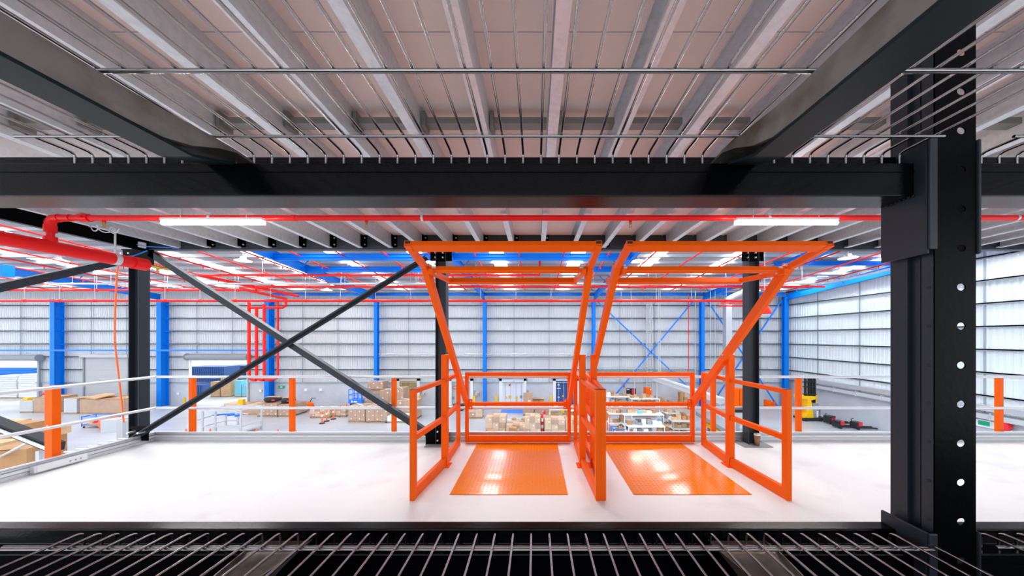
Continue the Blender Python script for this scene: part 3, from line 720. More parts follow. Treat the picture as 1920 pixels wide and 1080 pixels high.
# ladder, duct, droppers
t = thing('cable_ladder', 'vertical galvanised cable ladder on the back wall above the workbenches', 'cable ladder', at(1217, 700, 34.6))
m = MB(); m.box(X(1211.5, 34.6), X(1212.6, 34.6), 34.5, 34.7, Z(728, 34.6), Z(572, 34.6)); m.box(X(1221.5, 34.6), X(1222.6, 34.6), 34.5, 34.7, Z(728, 34.6), Z(572, 34.6)); m.build('side_rail', 'galv', t)
m = MB(); z = Z(728, 34.6)
while z < Z(572, 34.6): m.box(X(1212, 34.6), X(1222, 34.6), 34.55, 34.6, z, z+.05); z += .18
m.build('rungs', 'alu', t)
t = thing('air_duct', 'grey air duct rising beside the red mains behind the right gate', 'duct', at(1360, 690, 33))
MB().box(X(1355, 33.4), X(1366, 33.4), 32.8, 33.4, Z(720, 33.4), Z(572, 33.4)).build('vertical_duct', 'galv', t)
MB().tube([(X(1360, 33), 33, Z(572, 33)), (X(1362, 33), 33, Z(562, 33)), (X(1375, 33), 33, Z(556, 33)), (X(1386, 33), 32.4, Z(550, 33)), (X(1390, 33), 31.5, Z(540, 33))], .3, 12).build('elbow', 'galv', t)
m = MB()
for px_, a, b_ in ((1235, 540, 735), (1238, 540, 735), (1183, 545, 740), (1304, 545, 700), (1332, 545, 690), (1341, 545, 690)):
    o = MB().tube([at(px_, a, 30), at(px_+(7 if px_ == 1183 else 0), b_, 30)], .025 if px_ not in (1235, 1238) else .035, 5)
    one(o, 'power_dropper', 'midgrey', 'thin pale cable dropper hanging over the workbenches', 'cable', 'cable droppers over the workbenches')
t = thing('cable_tray', 'horizontal cable tray along the back wall behind the right gate', 'cable tray', at(1215, 692, 34.6))
m = MB().box(X(1122, 34.6), X(1310, 34.6), 34.4, 34.7, Z(694, 34.6), Z(693, 34.6)); x = X(1122, 34.6)
m.box(X(1122, 34.6), X(1310, 34.6), 34.4, 34.45, Z(690, 34.6), Z(689.2, 34.6)); m.build('side_channel', 'girt', t)
m = MB()
while x < X(1310, 34.6): m.box(x, x+.06, 34.4, 34.44, Z(693, 34.6), Z(690, 34.6)); x += .3
m.build('rungs', 'midgrey', t)
one(MB().tube([at(710, 664, 34.5), at(816, 664, 34.5), at(1100, 664, 34.5)], .05, 8), 'wall_conduit', 'alu', 'upper pale horizontal conduit on the back wall right of the middle', 'pipe')
one(MB().tube([at(710, 668, 34.5), at(1100, 668, 34.5)], .04, 8), 'wall_conduit', 'alu', 'lower pale horizontal conduit on the back wall right of the middle', 'pipe')
# red shade / horn hanging
t = thing('hanging_lamp_shade', 'orange-red cone hanging on a thin cord right of the column with the cup', 'lamp', at(1434, 588, 14))
c = at(1434, 588, 14); MB().lathe(c, [(.27, 0), (.25, .08), (.11, .4), (0, .48)], 16).build('shade', 'redfar', t)
MB().tube([c+Vector((0,0,.45)), Vector((c.x, 14, roofz(14)-.2))], .008, 5).build('cord', 'white', t)

# ================================================================ BACK WALL DOORS
def shutter_box(px0, px1, py, label):
    a, b_ = at(px0, py, 34.6), at(px1, py, 34.6)
    t = thing('roller_shutter', label, 'roller door', (a+b_)/2)
    MB().tube([a, b_], .33, 16).build('rolled_curtain', 'grey', t)
    MB().tube([a+Vector((-.12,0,0)), a], .4, 12).tube([b_, b_+Vector((.25,0,0))], .38, 12).build('drum_bracket', 'grey', t)
    return t, a, b_
t, a, b_ = shutter_box(352, 462, 669, 'rolled-up shutter over the open door with blue containers outside')
for px_ in (356, 464): MB().box(X(px_, 34.8)-.06, X(px_, 34.8)+.06, 34.75, 34.95, GZ, Z(674, 34.8)).build('guide_rail', 'midgrey' if px_ > 400 else 'white', t)
t, a, b_ = shutter_box(-160, 70, 671, 'rolled-up shutter over the open door at the far left')
MB().box(X(72, 34.8)-.08, X(72, 34.8)+.1, 34.75, 34.95, GZ, Z(674, 34.8)).build('guide_rail', 'girt', t)
t = thing('roller_shutter', 'closed grey roller door left of the black corner column', 'roller door', at(198, 757, 34.8))
m = MB(); z = GZ; zt = Z(670, 34.8)
while z < zt: m.box(X(159, 34.8), X(240, 34.8), 34.82, 34.9, z, z+.085); z += .1
m.build('slat_curtain', 'midgrey', t)
MB().box(X(157, 34.8), X(159, 34.8), 34.7, 34.9, GZ, zt).box(X(240, 34.8), X(242, 34.8), 34.7, 34.9, GZ, zt).build('guide_rail', 'grey', t)
MB().box(X(155, 34.8), X(244, 34.8), 34.5, 34.9, zt, zt+.35).build('shutter_box', 'midgrey', t)

def container(px0, px1, pyt, m_, label, D=35.35, frame=True):
    x0, x1 = X(px0, D), X(px1, D); zt = Z(pyt, D); zb = GZ+.03; t = thing('shipping_container', label, 'shipping container', ((x0+x1)/2, D, GZ))
    MB().box(x0, x1, D, D+4, zb, zt).build('shell', m_, t)
    xm = (x0+x1)/2
    for a, b_ in ((x0+.06, xm-.02), (xm+.02, x1-.06)):
        d = MB().box(a, b_, D-.05, D, zb+.1, zt-.08)
        for k in range(3):
            z = zb+.35+k*.7; d.box(a+.05, b_-.05, D-.07, D-.05, z, z+.05)
        d = d.build('door_leaf', m_, t)
        q = MB()
        for f in (.25, .75): q.tube([(a+(b_-a)*f, D-.09, zb+.1), (a+(b_-a)*f, D-.09, zt-.1)], .025, 6)
        q.build('locking_bar', 'midgrey', d)
    return t
dk = []
for (px0, px1), ct, m_, lb in (((744, 787), (748, 784), 'ctyellow', 'mustard yellow'), ((842, 887), (844, 884), 'ctgrey', 'grey'), ((936, 987), (942, 983), 'white', 'white'), ((1037, 1085), (1042, 1081), 'ctblue', 'navy blue')):
    t = thing('dock_door_frame', 'white dock door surround around the %s container doors' % lb, 'dock door', at((px0+px1)/2, 757, 34.9))
    x0, x1 = X(px0, 34.95), X(px1, 34.95); zt = Z(709, 34.95)
    MB().box(x0, x0+.3, 34.86, 35.1, GZ, zt).build('jamb', 'white', t); MB().box(x1-.3, x1, 34.86, 35.1, GZ, zt).build('jamb', 'white', t)
    MB().box(x0, x1, 34.86, 35.1, zt-.28, zt).build('header', 'white', t)
    MB().tube([(x0-.1, 34.6, zt+.2), (x1+.1, 34.6, zt+.2)], .2, 12).build('rolled_curtain', 'grey', t)
    for x, nm in ((x0-.25, 'l'), (x1+.25, 'r')):
        one(MB().box(x-.11, x+.11, 34.3, 34.5, GZ, GZ+1.15), 'dock_bollard', 'yellow', 'yellow bollard on the %s side of the %s container door' % ('left' if nm == 'l' else 'right', lb), 'bollard')
    cc = container(ct[0], ct[1], 714, m_, '%s shipping container docked at the back wall' % lb)
    q = thing('dock_control_box', 'small grey control box on the wall right of the %s container' % lb, 'control box', at(px1+7, 738, 34.9))
    MB().box(X(px1+4, 34.8), X(px1+11, 34.8), 34.78, 34.98, Z(741, 34.8), Z(735, 34.8)).build('box', 'midgrey', q)
    MB().box(X(px1+8, 34.7), X(px1+9.6, 34.7), 34.72, 34.78, Z(740, 34.7), Z(737, 34.7)).build('button', 'orange', q)
    MB().box(X(px1+1.6, 34.7), X(px1+3.6, 34.7), 34.75, 34.98, Z(739, 34.7), Z(733, 34.7)).build('isolator', 'grey', q)
    dk.append(cc)
text('lettering', 'OOCL', .62, (X(855, 35.28), 35.255, Z(727, 35.3)), (math.pi/2, 0, 0), 'redsign', dk[1])
def patch(par, px0, px1, py0, py1, D, m_, nm): return MB().box(X(px0, D), X(px1, D), D, D+.02, Z(py1, D), Z(py0, D)).build(nm, m_, par)
patch(dk[1], 847, 851.5, 743.5, 749, 35.22, 'grey', 'vent_grille')
w = dk[2]
patch(w, 953.5, 958.5, 742, 747, 35.22, 'yellow', 'warning_label'); patch(w, 966.5, 970.5, 744, 748, 35.22, 'yellow', 'warning_label'); patch(w, 968, 970, 749, 755, 35.22, 'yellow', 'warning_label')
patch(w, 975, 979, 741.5, 747, 35.22, 'grey', 'data_plate'); patch(w, 954, 957.5, 720.5, 723.5, 35.22, 'redsign', 'round_emblem')
MB().add([at(946.5, 747, 35.2), at(950.5, 747, 35.2), at(948.5, 743, 35.2)], [(0,1,2)]).build('warning_triangle', 'yellow', w)
w = dk[3]
MB().add([at(1053.5, 744, 35.2), at(1057.5, 744, 35.2), at(1055.5, 740, 35.2)], [(0,1,2)]).build('warning_triangle', 'yellow', w)
patch(w, 1044, 1051.5, 727.5, 729, 35.22, 'white', 'lettering_line'); patch(w, 1045.5, 1049.5, 744, 745.5, 35.22, 'white', 'lettering_line'); patch(w, 1045.5, 1049, 720, 723, 35.22, 'white', 'round_emblem')
patch(w, 1076, 1079, 749, 753, 35.22, 'white', 'label_patch')
patch(dk[0], 768, 773, 724, 726, 35.22, 'grey', 'lettering_line'); patch(dk[0], 775, 783, 724, 726, 35.22, 'grey', 'lettering_line')
# dock levellers
one(MB().box(X(943, 34), X(990, 34), 31.2, 34.6, GZ, GZ+.02), 'dock_leveller', 'blue2', 'blue dock leveller plate on the floor before the white container', 'dock leveller')
t = thing('dock_step', 'stacked blue-grey steps below the grey container', 'dock step', at(856, 770, 33))
for k in range(4): MB().box(X(849, 33), X(871, 33), 32.2+.3*k, 33+.3*k, GZ+.12*k, GZ+.12*k+.07).build('tread', 'dkgrey', t)

# outside: containers and stacks seen through the open doors
for px0, px1, y0, y1, D, m_, lb in ((350, 420, 688, 716, 44, 'ctblue', 'navy container seen through the open door, left of two'), (422, 470, 686, 706, 47.5, 'ctblue', 'navy container seen through the open door, right of two'),
                             (350, 380, 722, 742, 41, 'ctblue', 'low navy container just outside the open door')):
    t = thing('shipping_container', lb, 'shipping container', at(px0, y1, D))
    a, b_ = at(px0, y0, D), at(px1, y1, D); m = MB().box(a.x, b_.x, D, D+2.4, b_.z, a.z); m.build('shell', m_, t); q = MB(); x = a.x+.2
    while x < b_.x-.2: q.box(x, x+.12, D-.04, D, b_.z+.1, a.z-.1); x += .3
    q.build('corrugation', m_, t)
    if y1 < 740: MB().box(a.x+.3, b_.x-.3, D+.3, D+2, GZ-.05, b_.z).build('trailer_bed', 'grey', t)
for k, (px0, px1, y0) in enumerate(((395, 412, 716), (414, 432, 706), (440, 452, 714), (453, 463, 722))):
    a, b_ = at(px0, y0, 40), at(px1, 741, 40)
    t = thing('stacked_load', 'pallet load outside the open door, number of layers showing pale wrap, %s' % ('beside the low container', 'under the right container', 'with blue sacks', 'at the door post')[k], 'pallet load', (a.x, 40, GZ))
    MB().box(a.x, b_.x, 40, 41, GZ+.1, a.z).build('wrapped_goods', 'carton2' if k < 2 else 'teal', t); MB().box(a.x, b_.x, 40, 41, GZ-.05, GZ+.1).build('pallet', 'wood', t)
for k, (px0, px1, y0, D) in enumerate(((-60, -6, 706, 39), (-4, 33, 704, 39), (35, 68, 702, 39), (-40, 66, 690, 47))):
    a = at(px0, y0, D); b_ = at(px1, 757, D)
    t = thing('stacked_load', ('white wrapped sacks outside the far left door, beyond the picture edge', 'white wrapped sacks outside the far left door, first in view', 'white wrapped sacks outside the far left door, at its right jamb', 'row of blue crates behind the white wrapped sacks')[k], 'pallet load', (a.x, D, GZ))
    m = MB(); z = GZ+.1
    while z < a.z: m.box(a.x+random.uniform(0, .12), b_.x-random.uniform(0, .12), D-random.uniform(0, .1), D+1.2, z, min(z+.26, a.z)); z += .28
    m.build('sacks' if k < 3 else 'crates', 'white' if k < 3 else 'blue', t); MB().box(a.x, b_.x, D, D+1.2, GZ-.05, GZ+.1).build('pallet', 'wood', t)

# ================================================================ GOODS ON THE FLOOR
def pallet_load(px0, px1, py, h, label, rows=2, d=1.0, nx=3, m_='carton', straps=True, film=True, top=None, z0=GZ, yf=None):
    D = gd(py, z0) if yf is None else yf; x0, x1 = X(px0, D), X(px1, D); w = x1-x0
    t = thing('pallet_load', label, 'pallet load', ((x0+x1)/2, D+d/2, z0))
    m = MB()
    for k in range(5): m.box(x0+k*(w-.1)/4, x0+k*(w-.1)/4+.1, D, D+d, z0+.1, z0+.125)
    for k in range(3): m.box(x0, x1, D+k*(d-.09)/2, D+k*(d-.09)/2+.09, z0, z0+.1)
    m.build('pallet', 'wood', t)
    cw = w/nx; ch = (h-.13)/rows; nd = max(1, round(d/cw)); cd = d/nd
    for i in range(nx):
        for r in range(rows):
            for j in range(nd):
                if 0 < i < nx-1 and 0 < j < nd and r < rows-1: continue
                g = .012; q = MB().box(x0+i*cw+g, x0+(i+1)*cw-g, D+j*cd+g, D+(j+1)*cd-g, z0+.13+r*ch+.004, z0+.13+(r+1)*ch-.004)
                q.build('carton', m_ if (i+r+j) % 3 else ('carton' if m_ == 'carton2' else m_), t)
                if j == 0 and (i+r) % 2 == 0: MB().box(x0+(i+.55)*cw, x0+(i+.8)*cw, D+.006, D+.01, z0+.13+(r+.45)*ch, z0+.13+(r+.7)*ch).build('shipping_label', 'paper', t)
    zt = z0+h
    if straps:
        q = MB()
        q.bar((x0+.1, D, zt+.006), (x1-.1, D+d, zt+.006), .09, .01); q.bar((x1-.1, D, zt+.006), (x0+.1, D+d, zt+.006), .09, .01)
        q.build('strapping', 'wrap', t)
    if film: MB().box(x0-.015, x1+.015, D-.015, D+d+.015, z0+.15, zt+.004).build('stretch_film', 'film', t)
    return t
pallet_load(653, 684, 792, 1.45, 'strapped carton pallet left of its twin, before the blue lift cage', 4, 1.2, 4)
pallet_load(686, 726, 793, 1.5, 'strapped carton pallet right of its twin, before the blue lift cage', 4, 1.3, 5)
pallet_load(722, 762, 793, .6, 'low pallet of white wrapped goods left of the left gate', 2, 1.2, 3, 'paper')
pallet_load(681, 712, 757, 1.6, 'tall carton pallet behind the strapped twins', 3, 1.2, 4, yf=31.0)
pallet_load(688, 718, 727, .9, 'carton load on top of the tall stack by the blue column', 2, 1.2, 4, z0=GZ+2.05, yf=32.4)
pallet_load(686, 720, 760, 2.0, 'tall wrapped carton stack against the blue column', 4, 1.2, 4, yf=32.4)
pallet_load(712, 738, 762, 2.3, 'wrapped brown carton stack left of the mustard container', 4, 1.2, 3, yf=31.2)
pallet_load(735, 756, 766, 2.6, 'tall wrapped carton stack with white side in front of the mustard container', 4, 1.3, 3, yf=30.4)
pallet_load(744, 782, 782, 1.7, 'carton pallet behind the front post of the left gate', 3, 1.2, 4, yf=29)
pallet_load(482, 519, 782, 1.25, 'wide carton pallet topped with black car bumpers', 4, 2.2, 5, straps=False)
pallet_load(522, 547, 778, 1.15, 'carton pallet behind the orange post with a black bumper on top', 4, 2.0, 4, straps=False, yf=gd(782))
pallet_load(581, 618, 784, .85, 'white wrapped carton pallet behind the bollards, left one', 3, 1.3, 4, 'carton2')
pallet_load(620, 648, 782, .8, 'white wrapped carton pallet behind the bollards, right one', 3, 1.3, 3, 'carton2')
for px0, px1, py, lb in ((490, 521, 752, 'black and white car bumper on the wide carton pallet'), (524, 547, 751, 'dark car bumper on the carton pallet by the orange post')):
    D = 30; a, b_ = at(px0, py, D), at(px1, py, D); z = GZ+1.25 if px0 == 490 else GZ+1.16; yy = gd(782)+.6
    t = thing('car_bumper', lb, 'car bumper', (a.x, yy, z)); s = yy/30; a.x, b_.x = X(px0, yy), X(px1, yy)
    n = 12; pts = [(a.x+(b_.x-a.x)*k/n, yy+.5-.55*math.sin(math.pi*k/n), z+.28) for k in range(n+1)]
    MB().tube(pts, [.12+.14*math.sin(math.pi*k/n) for k in range(n+1)], 10).build('shell', 'rubber', t)
    MB().box(a.x+.15, b_.x-.15, yy+.25, yy+.8, z+.4, z+.5).build('foam_cover', 'carton2', t)
    MB().rbox((b_.x-.35, yy-.15, z+.2), .35, .08, .12).build('tail_lamp', 'redsign', t)
# left big crates
def crate(px0, px1, py, h, label, m_='carton', d=1.6, yf=None):
    D = gd(py) if yf is None else yf; x0, x1 = X(px0, D), X(px1, D)
    t = thing('bulk_carton', label, 'bulk carton', ((x0+x1)/2, D+d/2, GZ))
    MB().box(x0, x1, D, D+d, GZ, GZ+.13).build('pallet', 'wood', t)
    m = MB(); w = .03; z0, z1 = GZ+.13, GZ+h
    m.box(x0, x1, D, D+w, z0, z1).box(x0, x1, D+d-w, D+d, z0, z1).box(x0, x0+w, D+w, D+d-w, z0, z1).box(x1-w, x1, D+w, D+d-w, z0, z1).box(x0+w, x1-w, D+w, D+d-w, z0, z0+.04); m.build('carton_walls', m_, t)
    MB().box(x0+w, x1-w, D+w, D+d-w, z0+.04, z1-.04).build('contents', 'carton2', t)
    MB().box(x0-.02, x1+.02, D-.02, D+d+.02, z0, z1-.1).build('stretch_film', 'film', t)
    return t
crate(37, 61, 778, 1.2, 'small wrapped bulk carton at the far left of the floor', 'midgrey', 1.6, gd(774))
crate(63, 102, 774, 1.55, 'brown bulk carton behind the left orange post', 'carton')
crate(120, 144, 776, 1.5, 'grey wrapped bulk carton right of the left orange post', 'midgrey')
t = crate(150, 232, 776, 1.5, 'wide wrapped bulk carton with torn lid below the closed roller door', 'carton')
D = gd(776)+.8; MB().rbox((X(182, D), D, GZ+1.52), 2.2, 1.6, .06, .1, -.12).rbox((X(190, D)+.2, D-.2, GZ+1.62), 1.8, 1.4, .08, -.25, .16).build('torn_lid', 'carton2', t)
for px_, py in ((53, 748), (142, 748), (454, 751)):
    a = at(px_, py, 32); one(MB().box(a.x-.25, a.x+.25, 31.8, 32.1, GZ, a.z+.15), 'dock_bollard', 'yellow', 'yellow bollard top showing behind the goods, '+{53: 'far left', 142: 'left of the closed roller door', 454: 'by the open door'}[px_], 'bollard')
# brown cartons behind middle rail, left of bumper pallet
crate(446, 482, 778, .9, 'long brown carton beside the bumper pallet', 'carton', 2.2)
crate(420, 470, 766, .5, 'low open timber crate before the open door', 'carton2', 1.1)
# bollard posts with bases
for px_, py in ((604, 794), (612.5, 790), (625, 786), (639, 781), (649.5, 777)):
    p_ = gp(px_, py); t = thing('delineator_post', 'orange and white plastic delineator post standing left of the strapped twin pallets', 'delineator', p_, 'row of delineator posts')
    MB().lathe(p_, [(.0, .06), (.22, .05), (.24, 0)], 12).build('rubber_foot', 'rubber', t)
    MB().lathe(p_, [(.06, .05), (.055, 1.0), (.04, 1.05), (0, 1.06)], 12).build('post', 'cable_o', t)
    MB().lathe(p_, [(.062, .6), (.061, .78)], 12).build('reflective_band', 'paper', t)
# traffic cones with tape behind the toe board
CN = [(349, 806), (394, 806), (481, 806), (521, 807), (556, 809), (594, 811)]
for i, (px_, py) in enumerate(CN):
    D = 23.6; c = at(px_, py, D); zb = GZ
    t = thing('traffic_cone', 'orange traffic cone just beyond the toe board in a row joined by tape', 'traffic cone', (c.x, D, GZ), 'row of traffic cones')
    hh = c.z-GZ+.1; MB().box(c.x-.2, c.x+.2, D-.2, D+.2, GZ, GZ+.04).build('foot', 'rubber', t)
    MB().lathe((c.x, D, GZ), [(.16, .04), (.03, hh), (0, hh)], 14).build('cone_body', 'cable_o', t)
    MB().lathe((c.x, D, GZ), [(.1, hh*.45), (.075, hh*.62)], 14).build('reflective_band', 'paper', t)
# blue scissor lift cage
t = thing('lift_platform', 'blue scissor lift with guard cage standing by the stacked cartons', 'lift', at(665, 757, 30.6))
x0, x1 = X(653, 30.6), X(678, 30.6); z0, z1 = Z(756.5, 30.6), Z(731, 30.6)
MB().box(x0, x1, 30.6, 31.6, z0, z0+.35).build('platform', 'blue2', t)
m = MB()
for x in (x0+.03, (x0*2+x1)/3, (x0+2*x1)/3, x1-.03):
    for y in (30.63, 31.57): m.tube([(x, y, z0+.3), (x, y, z1)], .035, 6)
for z in (z1, (z0+z1)/2+.15):
    m.tube([(x0, 30.63, z), (x1, 30.63, z)], .035, 6); m.tube([(x0, 31.57, z), (x1, 31.57, z)], .035, 6); m.tube([(x0, 30.63, z), (x0, 31.57, z)], .035, 6); m.tube([(x1, 30.63, z), (x1, 31.57, z)], .035, 6)
m.build('guard_cage', 'blue2', t)
MB().box(x0+.1, x1-.1, 30.7, 31.5, GZ+.1, z0).build('scissor_base', 'rubber', t)
MB().box(x0+.3, x0+.45, 30.58, 30.6, z0+.08, z0+.28).box(x0+.55, x0+.85, 30.58, 30.6, z0+.1, z0+.24).build('label_plate', 'white', t)
# small orange machine by wall, misc
t = thing('floor_scrubber', 'small orange machine parked against the concrete wall left of the cartons', 'machine', gp(577, 768))
p_ = gp(577, 768); MB().lathe(p_, [(0, .02), (.55, .05), (.6, .3), (.5, .6), (.2, .8), (0, .82)], 14).build('body', 'orange', t)
MB().tube([p_+Vector((.0, .3, .7)), p_+Vector((.1, .5, 1.1)), p_+Vector((.5, .5, 1.1))], .04, 6).build('handle', 'rubber', t)
# wall signs
for i, (px_, py, m_, w, h) in enumerate(((333, 738, 'paper', 5, 4), (488, 732.5, 'paper', 5, 4.5), (573, 731, 'paper', 5, 4.5), (601, 731, 'paper', 5.5, 4.5), (345, 751, 'yellow', 3.5, 10), (1170, 724, 'redsign', 3, 5))):
    one(MB().box(X(px_-w/2, 34.9), X(px_+w/2, 34.9), 34.9, 34.96, Z(py+h/2, 34.9), Z(py-h/2, 34.9)), 'wall_sign', m_, ('white notice on the concrete left of the open roller door', 'white notice just right of the open roller door', 'left of two white notices on the wall above the orange machine', 'right of two white notices on the wall above the orange machine', 'yellow upright panel by the left orange rail post', 'small red sign above the white notice board')[i], 'sign')
t = thing('exit_sign', 'green and white exit sign on the back wall right of the risers', 'exit sign', at(527, 726, 34.9))
MB().box(X(522, 34.9), X(533, 34.9), 34.85, 34.93, Z(728, 34.9), Z(723.5, 34.9)).build('panel', 'green', t); MB().box(X(525, 34.8), X(529, 34.8), 34.82, 34.85, Z(727, 34.8), Z(724.5, 34.8)).build('pictogram', 'white', t)
t = thing('exit_sign', 'green and white exit sign on the right wall beside the rightmost orange post', 'exit sign', (XR-.1, 19.3, -3.0))
D = XR*F/(1840-VX); MB().box(XR-.12, XR-.03, D-1.3, D+.4, Z(799, D), Z(786, D)).build('panel', 'white', t); MB().box(XR-.14, XR-.12, D-.45, D+.05, Z(796, D), Z(788, D)).build('pictogram', 'green', t)
one(MB().lathe(at(89, 738, 34.2), [(.3, -.1), (.42, -.05), (.42, .05), (.3, .1)], 16), 'hose_reel', 'redsign', 'red fire hose reel on the back wall, just left of the orange post', 'hose reel')
t = thing('fire_hose_reel', 'red fire hose reel low on the right wall, right of the exit sign', 'hose reel', at(1885, 800, 18.3))
c = at(1885, 800, 18.5); m = MB(); m.tube([(c.x-.15, c.y, c.z), (c.x+.1, c.y, c.z)], .25, 16); m.build('drum', 'redsign', t)
# service trough along right wall and back wall top of concrete
t = thing('service_duct', 'long galvanised duct run along the right wall just above the concrete', 'duct', (27.6, 22, -3.0))
MB().box(27.7, 27.97, 6, 34, -2.95, -2.6).build('upper_duct', 'galv', t); MB().box(27.7, 27.97, 6, 33.5, -3.45, -3.15).build('lower_duct', 'midgrey', t)
for k in range(14): MB().box(27.66, 27.98, 7+k*2, 7.08+k*2, -3.5, -3.05).build('bracket', 'alu', t)

# ================================================================ MACHINES AT RIGHT
def reach_truck():
    D = gd(790); b0 = gp(1530, 790); t = thing('reach_truck', 'yellow and black reach truck with tall black mast parked by the right wall', 'forklift', b0)
    x = lambda p_: X(p_, D); z = lambda p_: Z(p_, D)
    m = MB().box(x(1506), x(1551), D, D+1.1, GZ+.08, GZ+.3); m.box(x(1546), x(1556), D+.05, D+.25, GZ+.05, GZ+.18); m.box(x(1546), x(1556), D+.85, D+1.05, GZ+.05, GZ+.18); m.build('chassis', 'dkgrey', t)
    pr = [(1506, 786), (1527, 786), (1524, 763), (1522, 751), (1530, 749), (1530, 743.5), (1505, 743.5), (1505, 748), (1515, 750), (1515, 775), (1511, 780), (1506, 780)]
    m = MB(); n = len(pr); vs = [(x(a), yy, z(b_)) for yy in (D+.05, D+1.0) for a, b_ in pr]
    m.add(vs, [(i, (i+1) % n, n+(i+1) % n, n+i) for i in range(n)] + [tuple(range(n))[::-1], tuple(range(n, 2*n))]); m.build('yellow_bodywork', 'yellow', t)
    MB().box(x(1525.5), x(1537), D+.1, D+1.0, z(787), z(757)).build('battery_compartment', 'grey', t)
    MB().box(x(1533), x(1535.5), D+.07, D+.1, z(783), z(771)).build('lettering_strip', 'white', t)
    m = MB(); 
    for a, b_ in ((1518, 1526.5), (1530, 1537.5)): m.box(x(a), x(a+2), D+.4, D+.6, z(757), z(711)); m.box(x(b_-2), x(b_), D+.4, D+.6, z(757), z(711))
    m.box(x(1516), x(1538), D+.38, D+.62, z(727.5), z(726)); m.box(x(1516), x(1538), D+.38, D+.62, z(718), z(717)); m.box(x(1516), x(1538), D+.3, D+.62, z(742), z(740.5)); m.build('mast', 'rubber', t)
    MB().box(x(1535.5), x(1537.5), D+.3, D+.36, z(757), z(741)).build('hose_guard', 'yellow', t)
    m = MB().tube([(x(1539), D+.3, z(785)), (x(1539), D+.3, z(769)), (x(1543), D+.3, z(769)), (x(1543), D+.3, z(785))], .03, 6); m.build('battery_gate', 'rubber', t)
    m = MB()
    for px_ in (1512, 1540): m.tube([(x(px_), D-.02, GZ+.16), (x(px_), D+.2, GZ+.16)], .16, 14)
    m.build('wheel', 'rubber', t)
    MB().box(x(1506), x(1513), D+.3, D+.9, z(770), z(764)).build('seat', 'orange', t)
reach_truck()
def pallet_jack(px_, py, label, s=1):
    b0 = gp(px_, py)-Vector((1.15, 0, 0)); t = thing('pallet_truck', label, 'pallet truck', b0); m = MB()
    m.rbox(b0+Vector((0, .3, .1)), .55*s, .5, .5*s, .2); m.build('motor_housing', 'dkgrey', t)
    MB().rbox(b0+Vector((.1, .02, .3)), .3, .1, .3, .2).build('red_cover', 'redsign', t)
    for y in (.1, .5): MB().rbox(b0+Vector((.85*s, y, .08)), 1.2*s, .16, .08, -.1).build('fork', 'rubber', t)
    MB().tube([b0+Vector((-.2, .3, .3)), b0+Vector((-.45, .25, .85)), b0+Vector((-.3, .2, .9))], .03, 6).build('tiller', 'rubber', t)
    MB().tube([b0+Vector((-.1, -.05, .1)), b0+Vector((-.1, .1, .1))], .1, 12).build('wheel', 'rubber', t)
pallet_jack(1586, 796, 'grey and red pallet truck nearest to the reach truck', 1.2)
pallet_jack(1604, 804, 'black low pallet truck between the other two by the right wall', 1.0)
pallet_jack(1638, 806, 'red and grey pallet truck next to the black rack post', 1.0)
one(MB().box(X(1437, 33), X(1443, 33), 32.8, 33.4, GZ+.2, Z(750, 33)).box(X(1443.5, 33), X(1451, 33), 32.8, 33.4, GZ+.3, Z(753, 33)), 'charger_unit', 'orange', 'small orange battery charger at the foot of the corner column', 'charger')
t = thing('orange_cabinet', 'orange steel two-door cabinet behind the black column with the cup', 'cabinet', gp(1390, 757))
MB().box(X(1377, 31), X(1397, 31), 31, 31.9, GZ, Z(729, 31)).build('body', 'orange', t); MB().box(X(1386.7, 31), X(1387.1, 31), 30.98, 31, GZ+.1, Z(730, 31)).build('door_gap', 'rubber', t)
t = thing('orange_cabinet', 'square orange compressor cabinet on the wall side above the shelving', 'cabinet', gp(1218, 757))
MB().box(X(1212, 33), X(1221.5, 33), 33, 33.9, Z(757, 33), Z(728, 33)).build('body', 'orange', t); MB().box(X(1219, 33), X(1221, 33), 32.97, 33, Z(731.5, 33), Z(729.5, 33)).build('label', 'white', t)
# telescopic conveyor boom descending to the right
t = thing('conveyor_boom', 'grey overhead conveyor boom slanting down behind the right gate', 'conveyor', at(1300, 735, 27))
MB().bar(at(1228, 709, 30), at(1355, 752, 24), .5, .45).build('boom', 'midgrey', t); MB().bar(at(1228, 706, 30), at(1355, 748, 24), .6, .06).build('side_rail', 'alu', t)
for px_, D in ((1232, 29.6), (1350, 24.3)): MB().tube([(X(px_, D), D, GZ), (X(px_, D), D, Z(712 if D > 28 else 752, D))], .08, 6).build('leg', 'midgrey', t)
t = thing('charcoal_notice_board', 'dark notice board with red poster standing on the back benches', 'notice board', at(1182, 740, 33.5))
MB().box(X(1174, 33.5), X(1192, 33.5), 33.4, 33.5, Z(740, 33.5), Z(728, 33.5)).build('panel', 'dkgrey', t)
MB().box(X(1185, 33.4), X(1189, 33.4), 33.36, 33.4, Z(739, 33.4), Z(729.5, 33.4)).build('poster', 'redsign', t)
MB().box(X(1175, 33.4), X(1180, 33.4), 33.36, 33.4, Z(731, 33.4), Z(730, 33.4)).build('heading', 'white', t)
MB().box(X(1176, 33.5), X(1177, 33.5), 33.45, 33.5, GZ, Z(740, 33.5)).box(X(1189, 33.5), X(1190, 33.5), 33.45, 33.5, GZ, Z(740, 33.5)).build('leg', 'grey', t)

